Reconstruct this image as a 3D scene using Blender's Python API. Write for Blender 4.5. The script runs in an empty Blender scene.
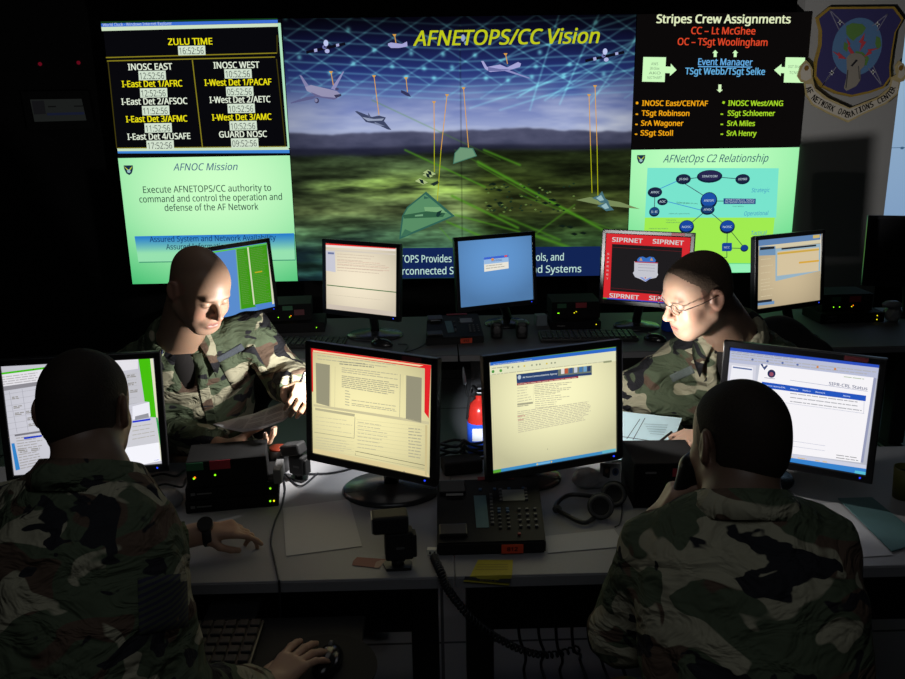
import bpy, bmesh, math, random
import numpy as np
from mathutils import Vector, Matrix
from mathutils.bvhtree import BVHTree
random.seed(4); RNG = np.random.default_rng(7)
SC = bpy.context.scene; COL = SC.collection
PI = math.pi
# ------------------------------------------------------------------ camera
F_PX, PITCH, ROLL, YAW, CAM_H = 850.0, 0.2684, -0.0150, 0.0194, 1.82
def ray(px, py):
    a = (px-452.5)/F_PX; b = (py-339.5)/F_PX
    cr, sr = math.cos(ROLL), math.sin(ROLL)
    u = cr*a+sr*b; v = -sr*a+cr*b
    cp, sp = math.cos(PITCH), math.sin(PITCH)
    y = cp - sp*v; z = -sp - cp*v
    cy, sy = math.cos(YAW), math.sin(YAW)
    return Vector((cy*u+sy*y, -sy*u+cy*y, z))
EYE = Vector((0, 0, CAM_H))
def atY(px, py, Y):
    d = ray(px, py); return EYE + d*(Y/d.y)
def atZ(px, py, Z):
    d = ray(px, py); return EYE + d*((Z-CAM_H)/d.z)
f0 = ray(452.5, 339.5); r0 = ray(1302.5, 339.5)-f0; u0 = -(ray(452.5, 1189.5)-f0)
cam = bpy.data.cameras.new('camera'); cam.sensor_width = 36; cam.lens = F_PX*36/905
cam.clip_start = .05; cam.clip_end = 50
co = bpy.data.objects.new('camera', cam); COL.objects.link(co); SC.camera = co
co.matrix_world = Matrix(((r0.x, u0.x, -f0.x, EYE.x), (r0.y, u0.y, -f0.y, EYE.y), (r0.z, u0.z, -f0.z, EYE.z), (0, 0, 0, 1)))
SC.view_settings.view_transform = 'Standard'; SC.view_settings.look = 'None'
SC.view_settings.gamma = 1; SC.view_settings.use_curve_mapping = False; SC.view_settings.exposure = 0
SC.cycles.use_denoising = True
SC.cycles.max_bounces = 6; SC.cycles.diffuse_bounces = 3; SC.cycles.glossy_bounces = 3
SC.cycles.caustics_reflective = False; SC.cycles.caustics_refractive = False
SC.cycles.sample_clamp_indirect = 3
w = bpy.data.worlds.new('room_dark'); SC.world = w; w.use_nodes = True
w.node_tree.nodes['Background'].inputs[0].default_value = (.5, .55, .7, 1)
w.node_tree.nodes['Background'].inputs[1].default_value = .0

def lin(c):
    r = []
    for v in c[:3]:
        v = v/255.0
        r.append(v/12.92 if v <= .04045 else ((v+.055)/1.055)**2.4)
    return tuple(r)
# ------------------------------------------------------------------ materials
MATS = {}
def mat(name, rgb=(.5, .5, .5), rough=.5, metal=0.0, var=.12, scale=40., bump=0.0, spec=.5, coat=0.0, lineared=True):
    if name in MATS: return MATS[name]
    m = bpy.data.materials.new(name); m.use_nodes = True; nt = m.node_tree; b = nt.nodes['Principled BSDF']
    tc = nt.nodes.new('ShaderNodeTexCoord'); nz = nt.nodes.new('ShaderNodeTexNoise')
    nz.inputs['Scale'].default_value = scale; nz.inputs['Detail'].default_value = 4
    nt.links.new(tc.outputs['Object'], nz.inputs['Vector'])
    mx = nt.nodes.new('ShaderNodeMix'); mx.data_type = 'RGBA'
    mx.inputs[6].default_value = tuple(c*(1-var) for c in rgb)+(1,); mx.inputs[7].default_value = tuple(min(1, c*(1+var)) for c in rgb)+(1,)
    nt.links.new(nz.outputs['Fac'], mx.inputs[0]); nt.links.new(mx.outputs[2], b.inputs['Base Color'])
    b.inputs['Roughness'].default_value = rough; b.inputs['Metallic'].default_value = metal
    b.inputs['Specular IOR Level'].default_value = spec; b.inputs['Coat Weight'].default_value = coat
    if bump:
        bp = nt.nodes.new('ShaderNodeBump'); bp.inputs['Strength'].default_value = bump; bp.inputs['Distance'].default_value = .002
        nt.links.new(nz.outputs['Fac'], bp.inputs['Height']); nt.links.new(bp.outputs[0], b.inputs['Normal'])
    MATS[name] = m; return m
def glow(name, rgb, strength=1.0, sample=True):
    if name in MATS: return MATS[name]
    m = bpy.data.materials.new(name); m.use_nodes = True; nt = m.node_tree; nt.nodes.clear()
    o = nt.nodes.new('ShaderNodeOutputMaterial'); e = nt.nodes.new('ShaderNodeEmission')
    e.inputs[0].default_value = (*rgb, 1); e.inputs[1].default_value = strength
    nt.links.new(e.outputs[0], o.inputs[0])
    if not sample: m.cycles.emission_sampling = 'NONE'
    MATS[name] = m; return m
def screen_mat(name, strength, sample='NONE'):
    m = bpy.data.materials.new(name); m.use_nodes = True; nt = m.node_tree; nt.nodes.clear()
    o = nt.nodes.new('ShaderNodeOutputMaterial'); e = nt.nodes.new('ShaderNodeEmission'); a = nt.nodes.new('ShaderNodeAttribute')
    a.attribute_name = 'col'; e.inputs[1].default_value = strength
    nt.links.new(a.outputs['Color'], e.inputs[0]); nt.links.new(e.outputs[0], o.inputs[0])
    m.cycles.emission_sampling = sample; return m
def printed_mat(name, rough=.7, emis=0):
    if name in MATS: return MATS[name]
    m = bpy.data.materials.new(name); m.use_nodes = True; nt = m.node_tree; b = nt.nodes['Principled BSDF']
    a = nt.nodes.new('ShaderNodeAttribute'); a.attribute_name = 'col'
    nt.links.new(a.outputs['Color'], b.inputs['Base Color']); b.inputs['Roughness'].default_value = rough
    MATS[name] = m; return m
BLK = lambda: mat('black_plastic', (.012, .012, .013), .38, var=.25)
MBK = lambda: mat('matte_black', (.008, .008, .009), .7, var=.3)
BEZ = lambda: mat('monitor_plastic', (.010, .010, .012), .3, var=.15)

# ------------------------------------------------------------------ objects
WM = {}
def tag(o, label=None, cat=None, group=None, kind=None):
    if label: o['label'] = label
    if cat: o['category'] = cat
    if group: o['group'] = group
    if kind: o['kind'] = kind
    return o
def thing(name, label, cat, loc=(0, 0, 0), rot=None, group=None):
    o = bpy.data.objects.new(name, None); COL.objects.link(o); o.empty_display_size = .05
    M = Matrix.Translation(Vector(loc))
    if rot is not None: M = M @ (rot if isinstance(rot, Matrix) else Matrix.Rotation(rot, 4, 'Z'))
    o.matrix_world = M; WM[o.name] = M
    return tag(o, label, cat, group)
def finish(name, me, m, parent=None, origin=None, world=True, smooth=False):
    """mesh in world coordinates (world=True) becomes an object with its own origin"""
    o = bpy.data.objects.new(name, me); COL.objects.link(o)
    if m is not None:
        for mm in (m if isinstance(m, (list, tuple)) else [m]): me.materials.append(mm)
    if parent is not None:
        PM = WM[parent.name]
        if world: me.transform(PM.inverted())
        # part origin at its own middle
        if len(me.vertices):
            a = np.empty(len(me.vertices)*3, 'f'); me.vertices.foreach_get('co', a); a = a.reshape(-1, 3)
            c = Vector([float(x) for x in (a.min(0)+a.max(0))/2])
        else: c = Vector()
        me.transform(Matrix.Translation(-c)); o.parent = parent; o.location = c
        WM[o.name] = PM @ Matrix.Translation(c)
    else:
        if origin is None and len(me.vertices):
            a = np.empty(len(me.vertices)*3, 'f'); me.vertices.foreach_get('co', a); a = a.reshape(-1, 3)
            origin = Vector([float(x) for x in ((a.min(0)+a.max(0))/2)]); origin.z = float(a[:, 2].min())
        origin = Vector(origin or (0, 0, 0))
        me.transform(Matrix.Translation(-origin)); o.location = origin; WM[o.name] = Matrix.Translation(origin)
    if smooth: me.polygons.foreach_set('use_smooth', [True]*len(me.polygons))
    return o
class MB:
    def __init__(s): s.bm = bmesh.new()
    def box(s, c, size, rot=None, bevel=0.0, seg=2):
        r = bmesh.ops.create_cube(s.bm, size=1); vs = r['verts']
        M = Matrix.Translation(Vector(c)) @ (rot.to_4x4() if rot is not None else Matrix.Identity(4)) @ Matrix.Diagonal((*size, 1))
        bmesh.ops.transform(s.bm, matrix=M, verts=vs)
        if bevel:
            es = list({e for v in vs for e in v.link_edges})
            bmesh.ops.bevel(s.bm, geom=es, offset=bevel, segments=seg, profile=.5, affect='EDGES')
        return s
    def cyl(s, a, b, r1, r2=None, n=24, smooth=True):
        a = Vector(a); b = Vector(b); r2 = r1 if r2 is None else r2
        z = (b-a); L = z.length; q = Vector((0, 0, 1)).rotation_difference(z.normalized()).to_matrix().to_4x4()
        r = bmesh.ops.create_cone(s.bm, cap_ends=True, segments=n, radius1=r1, radius2=r2, depth=L)
        bmesh.ops.transform(s.bm, matrix=Matrix.Translation((a+b)/2) @ q, verts=r['verts'])
        if smooth:
            for f in {f for v in r['verts'] for f in v.link_faces}:
                if len(f.verts) == 4: f.smooth = True
        return s
    def ell(s, c, r, rot=None, n=20):
        q = bmesh.ops.create_uvsphere(s.bm, u_segments=n, v_segments=max(8, n//2), radius=1)
        M = Matrix.Translation(Vector(c)) @ (rot.to_4x4() if rot is not None else Matrix.Identity(4)) @ Matrix.Diagonal((*r, 1))
        bmesh.ops.transform(s.bm, matrix=M, verts=q['verts'])
        for f in {f for v in q['verts'] for f in v.link_faces}: f.smooth = True
        return s
    def tube(s, pts, r, n=8, closed=False):
        pts = [Vector(p) for p in pts]; N = len(pts); rings = []
        up = Vector((0, 0, 1)); prev = None
        for i, p in enumerate(pts):
            t = ((pts[(i+1) % N] if (closed or i < N-1) else p) - (pts[i-1] if (closed or i > 0) else p)).normalized()
            x = prev - t*prev.dot(t) if prev is not None else t.cross(up)
            if x.length < 1e-4: x = t.cross(Vector((1, 0, 0)))
            x.normalize(); prev = x; y = t.cross(x)
            rr = r[i] if isinstance(r, (list, tuple)) else r
            rings.append([s.bm.verts.new(p + (x*math.cos(2*PI*k/n)+y*math.sin(2*PI*k/n))*rr) for k in range(n)])
        for i in range(N if closed else N-1):
            A, B = rings[i], rings[(i+1) % N]
            for k in range(n):
                f = s.bm.faces.new((A[k], A[(k+1) % n], B[(k+1) % n], B[k])); f.smooth = True
        if not closed:
            s.bm.faces.new(rings[0][::-1]); s.bm.faces.new(rings[-1])
        return s
    def lathe(s, c, prof, n=32, axis=None):
        c = Vector(c); Q = axis.to_3x3() if axis is not None else Matrix.Identity(3)
        rings = [[s.bm.verts.new(c+Q @ Vector((r*math.cos(2*PI*k/n), r*math.sin(2*PI*k/n), z))) for k in range(n)] for r, z in prof]
        for A, B in zip(rings, rings[1:]):
            for k in range(n):
                f = s.bm.faces.new((A[k], A[(k+1) % n], B[(k+1) % n], B[k])); f.smooth = True
        s.bm.faces.new(rings[0][::-1]); s.bm.faces.new(rings[-1]); return s
    def poly(s, pts):
        s.bm.faces.new([s.bm.verts.new(Vector(p)) for p in pts]); return s
    def prism(s, pts, n, th):
        """polygon pts extruded along n by th"""
        n = Vector(n).normalized()*th; a = [s.bm.verts.new(Vector(p)) for p in pts]; b = [s.bm.verts.new(Vector(p)+n) for p in pts]
        s.bm.faces.new(a[::-1]); s.bm.faces.new(b)
        for i in range(len(a)): s.bm.faces.new((a[i], a[(i+1) % len(a)], b[(i+1) % len(a)], b[i]))
        return s
    def sheet(s, grid, th):
        """grid: rows of points -> thin solid sheet"""
        R = len(grid); C = len(grid[0]); top = [[s.bm.verts.new(Vector(p)) for p in row] for row in grid]
        bot = [[s.bm.verts.new(Vector(p)-Vector((0, 0, th))) for p in row] for row in grid]
        for i in range(R-1):
            for j in range(C-1):
                f = s.bm.faces.new((top[i][j], top[i+1][j], top[i+1][j+1], top[i][j+1])); f.smooth = True
                f = s.bm.faces.new((bot[i][j], bot[i][j+1], bot[i+1][j+1], bot[i+1][j])); f.smooth = True
        for i in range(R-1):
            for j, k in ((0, 0), (C-1, 1)):
                q = (top[i][j], bot[i][j], bot[i+1][j], top[i+1][j]); s.bm.faces.new(q if k == 0 else q[::-1])
        for j in range(C-1):
            for i, k in ((0, 1), (R-1, 0)):
                q = (top[i][j], bot[i][j], bot[i][j+1], top[i][j+1]); s.bm.faces.new(q if k == 0 else q[::-1])
        return s
    def build(s, name, m, parent=None, world=True, recalc=True, **k):
        if recalc: bmesh.ops.recalc_face_normals(s.bm, faces=s.bm.faces)
        me = bpy.data.meshes.new(name); s.bm.to_mesh(me); s.bm.free()
        return finish(name, me, m, parent, world=world, **k)
def loftpts(P, n=8):
    """Catmull-Rom through points"""
    P = [Vector(p) for p in P]; Q = [2*P[0]-P[1]]+P+[2*P[-1]-P[-2]]; out = []
    for i in range(1, len(Q)-2):
        for k in range(n):
            t = k/n; a, b, c, d = Q[i-1:i+3]
            out.append(.5*((2*b)+(c-a)*t+(2*a-5*b+4*c-d)*t*t+(3*b-a-3*c+d)*t**3))
    return out+[P[-1]]

# ------------------------------------------------------------------ canvas: flat artwork on a plane
try: FONT = bpy.data.fonts.load(bpy.utils.resource_path('LOCAL')+'/datafiles/fonts/NotoSansHebrew-Regular.woff2')
except Exception: FONT = None
_tc = {}
def text_mesh(s, bold=0.0):
    key = (s, bold)
    if key in _tc: return _tc[key]
    cu = bpy.data.curves.new('t', 'FONT'); cu.body = s; cu.size = 1; cu.resolution_u = 2; cu.offset = bold; cu.fill_mode = 'BOTH'
    if FONT: cu.font = FONT
    o = bpy.data.objects.new('t', cu); COL.objects.link(o)
    dg = bpy.context.evaluated_depsgraph_get(); me = bpy.data.meshes.new_from_object(o.evaluated_get(dg))
    V = [(v.co.x, v.co.y) for v in me.vertices]; Fs = [tuple(p.vertices) for p in me.polygons]
    bpy.data.objects.remove(o); bpy.data.curves.remove(cu); bpy.data.meshes.remove(me)
    if '_cap' not in _tc:
        _tc['_cap'] = 1; _tc['_cap'] = max(v[1] for v in text_mesh('H')[0])
    V = [(x*.7/_tc['_cap'], y*.7/_tc['_cap']) for x, y in V] if _tc['_cap'] != 1 else V
    xs = [v[0] for v in V] or [0]
    _tc[key] = (V, Fs, min(xs), max(xs)); return _tc[key]
class Canvas:
    def __init__(s, O, ux, uz, eps=.0006):
        s.O = Vector(O); s.ux = Vector(ux).normalized(); s.uz = Vector(uz); s.uz = (s.uz-s.ux*s.uz.dot(s.ux)).normalized(); s.n = s.ux.cross(s.uz).normalized()*-1
        s.n = s.uz.cross(s.ux)*-1
        if s.n.dot(EYE-s.O) < 0: s.n = -s.n
        s.eps = eps; s.V = []; s.F = []; s.C = []; s.k = 1
        s.nv = 0
    def L(s, px, py):
        d = ray(px, py); t = (s.O-EYE).dot(s.n)/d.dot(s.n); p = EYE+d*t-s.O
        return (p.dot(s.ux), p.dot(s.uz))
    def W(s, a, b, h=0): return s.O+s.ux*a+s.uz*b+s.n*h
    def add(s, uv, faces, col, z=None, lin_in=False):
        """uv local metres; col one colour (0-255) or a list per vertex"""
        z = s.k if z is None else z
        if z == s.k: s.k += 1 if False else 0
        base = s.nv
        for a, b in uv: s.V.append(s.W(a, b, z*s.eps))
        s.nv += len(uv)
        s.F += [tuple(base+i for i in f) for f in faces]
        if len(col) and isinstance(col[0], (tuple, list)): s.C += [lin(c) for c in col]
        else: s.C += [lin(col)]*len(uv)
    def P(s, pts, col, z=1): s.add([s.L(*p) for p in pts], [tuple(range(len(pts)))], col, z)
    def U(s, pts, col, z=1): s.add(pts, [tuple(range(len(pts)))], col, z)
    def line(s, p, q, wd, col, z=2):
        a = Vector(s.L(*p)); b = Vector(s.L(*q)); s.uline(a, b, wd, col, z)
    def uline(s, a, b, wd, col, z=2):
        a = Vector(a); b = Vector(b); d = (b-a).normalized(); n = Vector((-d.y, d.x))*wd/2
        s.add([tuple(a+n), tuple(b+n), tuple(b-n), tuple(a-n)], [(0, 1, 2, 3)], col, z)
    def disc(s, p, rx, ry, col, z=3, n=20, local=False):
        a = Vector(p if local else s.L(*p))
        s.add([(a.x+rx*math.cos(2*PI*k/n), a.y+ry*math.sin(2*PI*k/n)) for k in range(n)], [tuple(range(n))], col, z)
    def text(s, txt, p, q, h, col, z=4, bold=.0, shear=0., local=False):
        """baseline from p to q, cap height h (metres)"""
        V, Fs, x0, x1 = text_mesh(txt); a = Vector(p if local else s.L(*p)); b = Vector(q if local else s.L(*q))
        d = (b-a); L = d.length; d.normalize(); n = Vector((-d.y, d.x)); sx = L/max(1e-6, (x1-x0)); sy = h/.70
        w = bold*1.1
        for ox, oy in (((-w, -w/2), (w, -w/2), (-w, w/2), (w, w/2)) if bold > .003 else ((0, 0),)):
            s.add([tuple(a+d*((x-x0)*sx+(shear*y+ox)*sy)+n*(y+oy)*sy) for x, y in V], Fs, col, z)
    def scribble(s, x0, y0, x1, h, col, z=3, rnd=random, gap=.25, wmin=.006, wmax=.02):
        """a row of word-like bars, local metres"""
        x = x0
        while x < x1:
            wd = rnd.uniform(wmin, wmax); e = min(x1, x+wd)
            s.add([(x, y0), (e, y0), (e, y0+h), (x, y0+h)], [(0, 1, 2, 3)], col, z); x = e+rnd.uniform(.3, 1)*wmin*gap*4
    def grid(s, w_, h_, nu, nv, fn, z=0, c=(0, 0)):
        """colour field; fn(u,v)->rgb arrays 0..255, u,v in 0..1 (v down)"""
        u, v = np.meshgrid(np.linspace(0, 1, nu), np.linspace(0, 1, nv)); rgb = fn(u, v)
        rgb = np.clip(np.stack([np.broadcast_to(x, u.shape) for x in rgb], -1), 0, 255)/255.
        rgb = np.where(rgb <= .04045, rgb/12.92, ((rgb+.055)/1.055)**2.4).reshape(-1, 3)
        base = s.nv; A = (u-.5).ravel()*w_+c[0]; B = (.5-v).ravel()*h_+c[1]
        O = np.array(s.O+s.n*s.eps*z); X = np.array(s.ux); Z = np.array(s.uz)
        s.V += list(map(tuple, O+A[:, None]*X+B[:, None]*Z)); s.C += list(map(tuple, rgb)); s.nv += len(A)
        i = np.arange(nu-1)[None]+np.arange(nv-1)[:, None]*nu; i = i.ravel()
        s.F += list(map(tuple, np.stack([i, i+nu, i+nu+1, i+1], -1)+base))
    def build(s, name, m, parent):
        me = bpy.data.meshes.new(name); me.from_pydata([tuple(v) for v in s.V], [], s.F)
        ca = me.color_attributes.new('col', 'FLOAT_COLOR', 'POINT')
        a = np.ones((len(s.C), 4), 'f'); a[:, :3] = np.array(s.C, 'f'); ca.data.foreach_set('color', a.ravel())
        return finish(name, me, m, parent)
def smooth_noise(u, v, fx, fy, seed, oct=4):
    r = np.zeros_like(u); amp = 1; tot = 0
    for o in range(oct):
        g = np.random.default_rng(seed+o).random((int(fy)+3, int(fx)+3)); x = u*fx; y = v*fy
        xi = np.floor(x).astype(int); yi = np.floor(y).astype(int); tx = x-xi; ty = y-yi
        tx = tx*tx*(3-2*tx); ty = ty*ty*(3-2*ty)
        r += amp*((g[yi, xi]*(1-tx)+g[yi, xi+1]*tx)*(1-ty)+(g[yi+1, xi]*(1-tx)+g[yi+1, xi+1]*tx)*ty)
        tot += amp; amp *= .55; fx *= 2; fy *= 2
    return r/tot
# ================================================================== room
def struct(name, mb, m): return tag(mb.build(name, m), kind='structure')
WALLK = mat('black_wall', (.006, .006, .007), .85, var=.2, scale=12)
fm = mat('raised_floor_tile', (.20, .20, .21), .6, var=.25, scale=60)
nt = fm.node_tree; b = nt.nodes['Principled BSDF']
br = nt.nodes.new('ShaderNodeTexBrick'); br.offset = 0; br.squash = 1
br.inputs['Scale'].default_value = 1; br.inputs['Brick Width'].default_value = .6; br.inputs['Row Height'].default_value = .6
br.inputs['Mortar Size'].default_value = .006; br.inputs['Color1'].default_value = (.22, .22, .23, 1); br.inputs['Color2'].default_value = (.19, .19, .20, 1)
br.inputs['Mortar'].default_value = (.005, .005, .005, 1)
nt.links.new(nt.nodes['Texture Coordinate'].outputs['Object'], br.inputs['Vector']); nt.links.new(br.outputs['Color'], b.inputs['Base Color'])
struct('floor', MB().box((0, 2, -.05), (7.6, 8.6, .1)), fm)
struct('ceiling', MB().box((0, 2, 3.05), (7.6, 8.6, .1)), mat('ceiling_tile', (.03, .03, .032), .9, var=.2))
struct('wall_back', MB().box((0, 5.85, 1.5), (7.6, .1, 3.2)), WALLK)
struct('wall_front', MB().box((0, -2.3, 1.5), (7.6, .1, 3.2)), WALLK)
struct('wall_left', MB().box((-3.85, 2, 1.5), (.1, 8.6, 3.2)), WALLK)
struct('wall_right', MB().box((3.85, 2, 1.5), (.1, 8.6, 3.2)), WALLK)
gw = mat('grey_wall_fabric', (.27, .265, .26), .95, var=.12, scale=500, bump=.2)
GY = 5.36
gx0 = atY(800, 100, GY).x-.02
tag(MB().box(((gx0+2.86)/2, GY+.06, 1.45), (2.86-gx0, .12, 3.1)).build('wall_panel_grey', gw), kind='structure')
bpy.data.objects['wall_panel_grey'].name = 'wall_rear_column'
# ================================================================== wall displays
CW = 1.05; DY = 5.345; X0 = -1.925; ZT = 2.33; CH = CW*.75
XA, XB, XC, XD = X0, X0+CW, X0+3*CW, X0+4*CW
WALL_S = screen_mat('wall_screen_picture', 1.0, 'NONE')
WALL_AUTO = screen_mat('wall_screen_glow', 1.0, 'AUTO')
def wall_display(label, x0, x1, z0, z1, seam=False, depth=.42):
    cx = (x0+x1)/2; t = thing('video_wall_display', label, 'display', (cx, DY+.2, z0), group='rear projection displays of the video wall')
    MB().box((cx, DY+.005+depth/2, (z0+z1)/2), (x1-x0-.004, depth, z1-z0-.004), bevel=.004).build('cabinet', MBK(), t)
    c = Canvas(((x0+x1)/2, DY, (z0+z1)/2), (1, 0, 0), (0, 0, 1), eps=.0005)
    c.w = x1-x0; c.h = z1-z0; c.t = t; return c
def hot(u, v, base, cx=.5, cy=.45, k=.22, tint=(1, 1, 1)):
    d = ((u-cx)**2+(v-cy)**2); f = 1-k*d*2
    return [b_*np.clip(f if t_ == 1 else 1-(1-f)*t_, .1, 1.1) for b_, t_ in zip(base, tint)]
# ---- left upper: clock board
c = wall_display('upper left wall display listing world clock times on black', XA, XB, ZT-CH, ZT)
c.grid(c.w-.006, c.h-.006, 8, 6, lambda u, v: [8+0*u, 8+0*u, 12+0*u])
K = lambda pts, col, z=1: c.P(pts, col, z)
K([(101, 23.6), (277.6, 19.8), (277.8, 23), (101.5, 27)], (60, 110, 210), 1)
K([(101.3, 27), (277.8, 23.2), (278, 26.6), (101.8, 31)], (205, 225, 195), 1)
K([(100.6, 21.6), (277.4, 18.2), (277.6, 19.6), (101, 23.4)], (20, 60, 25), 1)
K([(277.8, 23), (280.6, 23), (289.6, 148), (287.6, 148)], (175, 225, 190), 1)
K([(117.2, 148.3), (287.6, 146.6), (289.4, 149.8), (117.7, 151.2)], (200, 225, 190), 2)
K([(117.6, 151.2), (289.4, 149.8), (289.6, 153.1), (118, 153.4)], (60, 130, 210), 2)
YEL = (135, 126, 32); DY_ = (62, 56, 14); WHT = (225, 235, 215)
for p, q in (((106, 57.6), (277, 53)), ((277, 35), (277.3, 53)), ((107, 61), (275, 57)), ((108, 61), (116.8, 148)), ((276.5, 59), (285.5, 146.5)), ((117.5, 148.2), (285.5, 146.6)), ((192.4, 60), (202.5, 147.3))):
    c.line(p, q, .006, YEL if q[0]-p[0] > 150 or p[0] == 192.4 else DY_, 2)
def clock(name, px0, px1, py, col, t, bx, by):
    c.text(name, (px0, py), (px1, py-.014*(px1-px0)), .036, col, 4, bold=.02)
    w_ = 13.6
    K([(bx-w_, by-4.6), (bx+w_, by-5.1), (bx+w_+.6, by+4.3), (bx-w_+.6, by+4.8)], (210, 225, 205), 3)
    c.text(t, (bx-w_+1.8, by+3.7), (bx+w_-1.2, by+3.3), .037, (50, 60, 60), 4)
clock('ZULU TIME', 168.5, 212.5, 45, (235, 225, 20), '16:52:56', 191.5, 50.6)
for a in (('INOSC EAST', 128.5, 172.5, 70.2, WHT, '12:52:56', 152, 75.6), ('I-East Det 1/AFRC', 122.5, 182.5, 87.2, (235, 225, 20), '12:52:56', 153.5, 93),
          ('I-East Det 2/AFSOC', 122, 187.5, 104.8, WHT, '11:52:56', 155.5, 110.6), ('I-East Det 3/AFMC', 126.5, 187.5, 122.3, (235, 225, 20), '11:52:56', 158, 128),
          ('I-East Det 4/USAFE', 128, 190.5, 139.8, WHT, '17:52:56', 160, 145.2)): clock(*a)
for a in (('INOSC WEST', 214, 259.5, 68.5, WHT, '10:52:56', 237.8, 73.8), ('I-West Det 1/PACAF', 205, 271.5, 85.8, (235, 225, 20), '05:52:56', 239.5, 91.5),
          ('I-West Det 2/AETC', 210, 270.5, 103, WHT, '10:52:56', 241, 108.5), ('I-West Det 3/AMC', 212.5, 271.5, 120.5, (235, 225, 20), '10:52:56', 243, 125.8),
          ('GUARD NOSC', 219.5, 267, 137.5, WHT, '09:52:56', 244.5, 143)): clock(*a)
c.text('World Clock - Windows Internet Explorer', (103, 26.3), (172, 24.8), .016, (200, 215, 240), 4)
c.build('screen_picture', WALL_S, c.t)
# ---- left lower: mission slide
def badge(c, cx, cy, s):
    L = c.L(cx, cy); ln = lambda pts, col, z: c.add([(L[0]+x*s, L[1]+y*s) for x, y in pts], [tuple(range(len(pts)))], col, z)
    ln([(-1, 1), (1, 1), (.95, .2), (.6, -.7), (0, -1.1), (-.6, -.7), (-.95, .2)], (25, 45, 70), 3)
    ln([(-.9, .85), (0, .0), (.9, .85), (.5, .2), (0, -.3), (-.5, .2)], (200, 215, 60), 4)
    c.disc((L[0], L[1]-.25*s), .38*s, .38*s, (150, 190, 190), 5, 12, local=True)
c = wall_display('lower left wall display showing a pale green mission slide', XA, XB, ZT-2*CH, ZT-CH)
c.grid(c.w-.004, c.h-.004, 40, 30, lambda u, v: hot(u, v, (205, 255, 200), .55, .2, .3, (1.15, .45, .75)))
c.text('AFNOC Mission', (173.5, 170.5), (237, 170), .042, (60, 90, 130), 4, bold=.005, shear=.25)
badge(c, 128.8, 170, .028)
for t_, a, b_ in (('Execute AFNETOPS/CC authority to', (143.5, 193), (271.3, 190.8)), ('command and control the operation and', (139.8, 202.5), (282.2, 199.8)), ('defense of the AF Network', (165, 211), (258.5, 209.6))):
    c.text(t_, a, b_, .040, (40, 70, 60), 4, bold=.006)
def bluebox():
    A = c.L(134.6, 236.3); B = c.L(294, 233.2); Cc = c.L(295, 259.5); D = c.L(138.5, 261.8)
    n = 14
    pts = []; cols = []
    for i in range(n+1):
        t_ = i/n
        pts += [(A[0]+(D[0]-A[0])*t_, A[1]+(D[1]-A[1])*t_), (B[0]+(Cc[0]-B[0])*t_, B[1]+(Cc[1]-B[1])*t_)]
        k = min(1, t_*1.5); cc = tuple(x*(1-k)+y*k for x, y in zip((35, 120, 205), (150, 225, 175))); cols += [cc, cc]
    c.add([(x+.004, y-.006) for x, y in (A, B, Cc, D)], [(0, 1, 2, 3)], (60, 140, 110), 2)
    c.add(pts, [(2*i, 2*i+2, 2*i+3, 2*i+1) for i in range(n)], cols, 3)
bluebox()
c.text('Assured System and Network Availability', (150, 242), (276, 240), .034, (20, 60, 110), 5, bold=.008)
c.text('Assured Information', (166.5, 249.5), (228, 248.5), .034, (20, 60, 90), 5, bold=.008)
c.build('screen_picture', WALL_AUTO, c.t)
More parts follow.
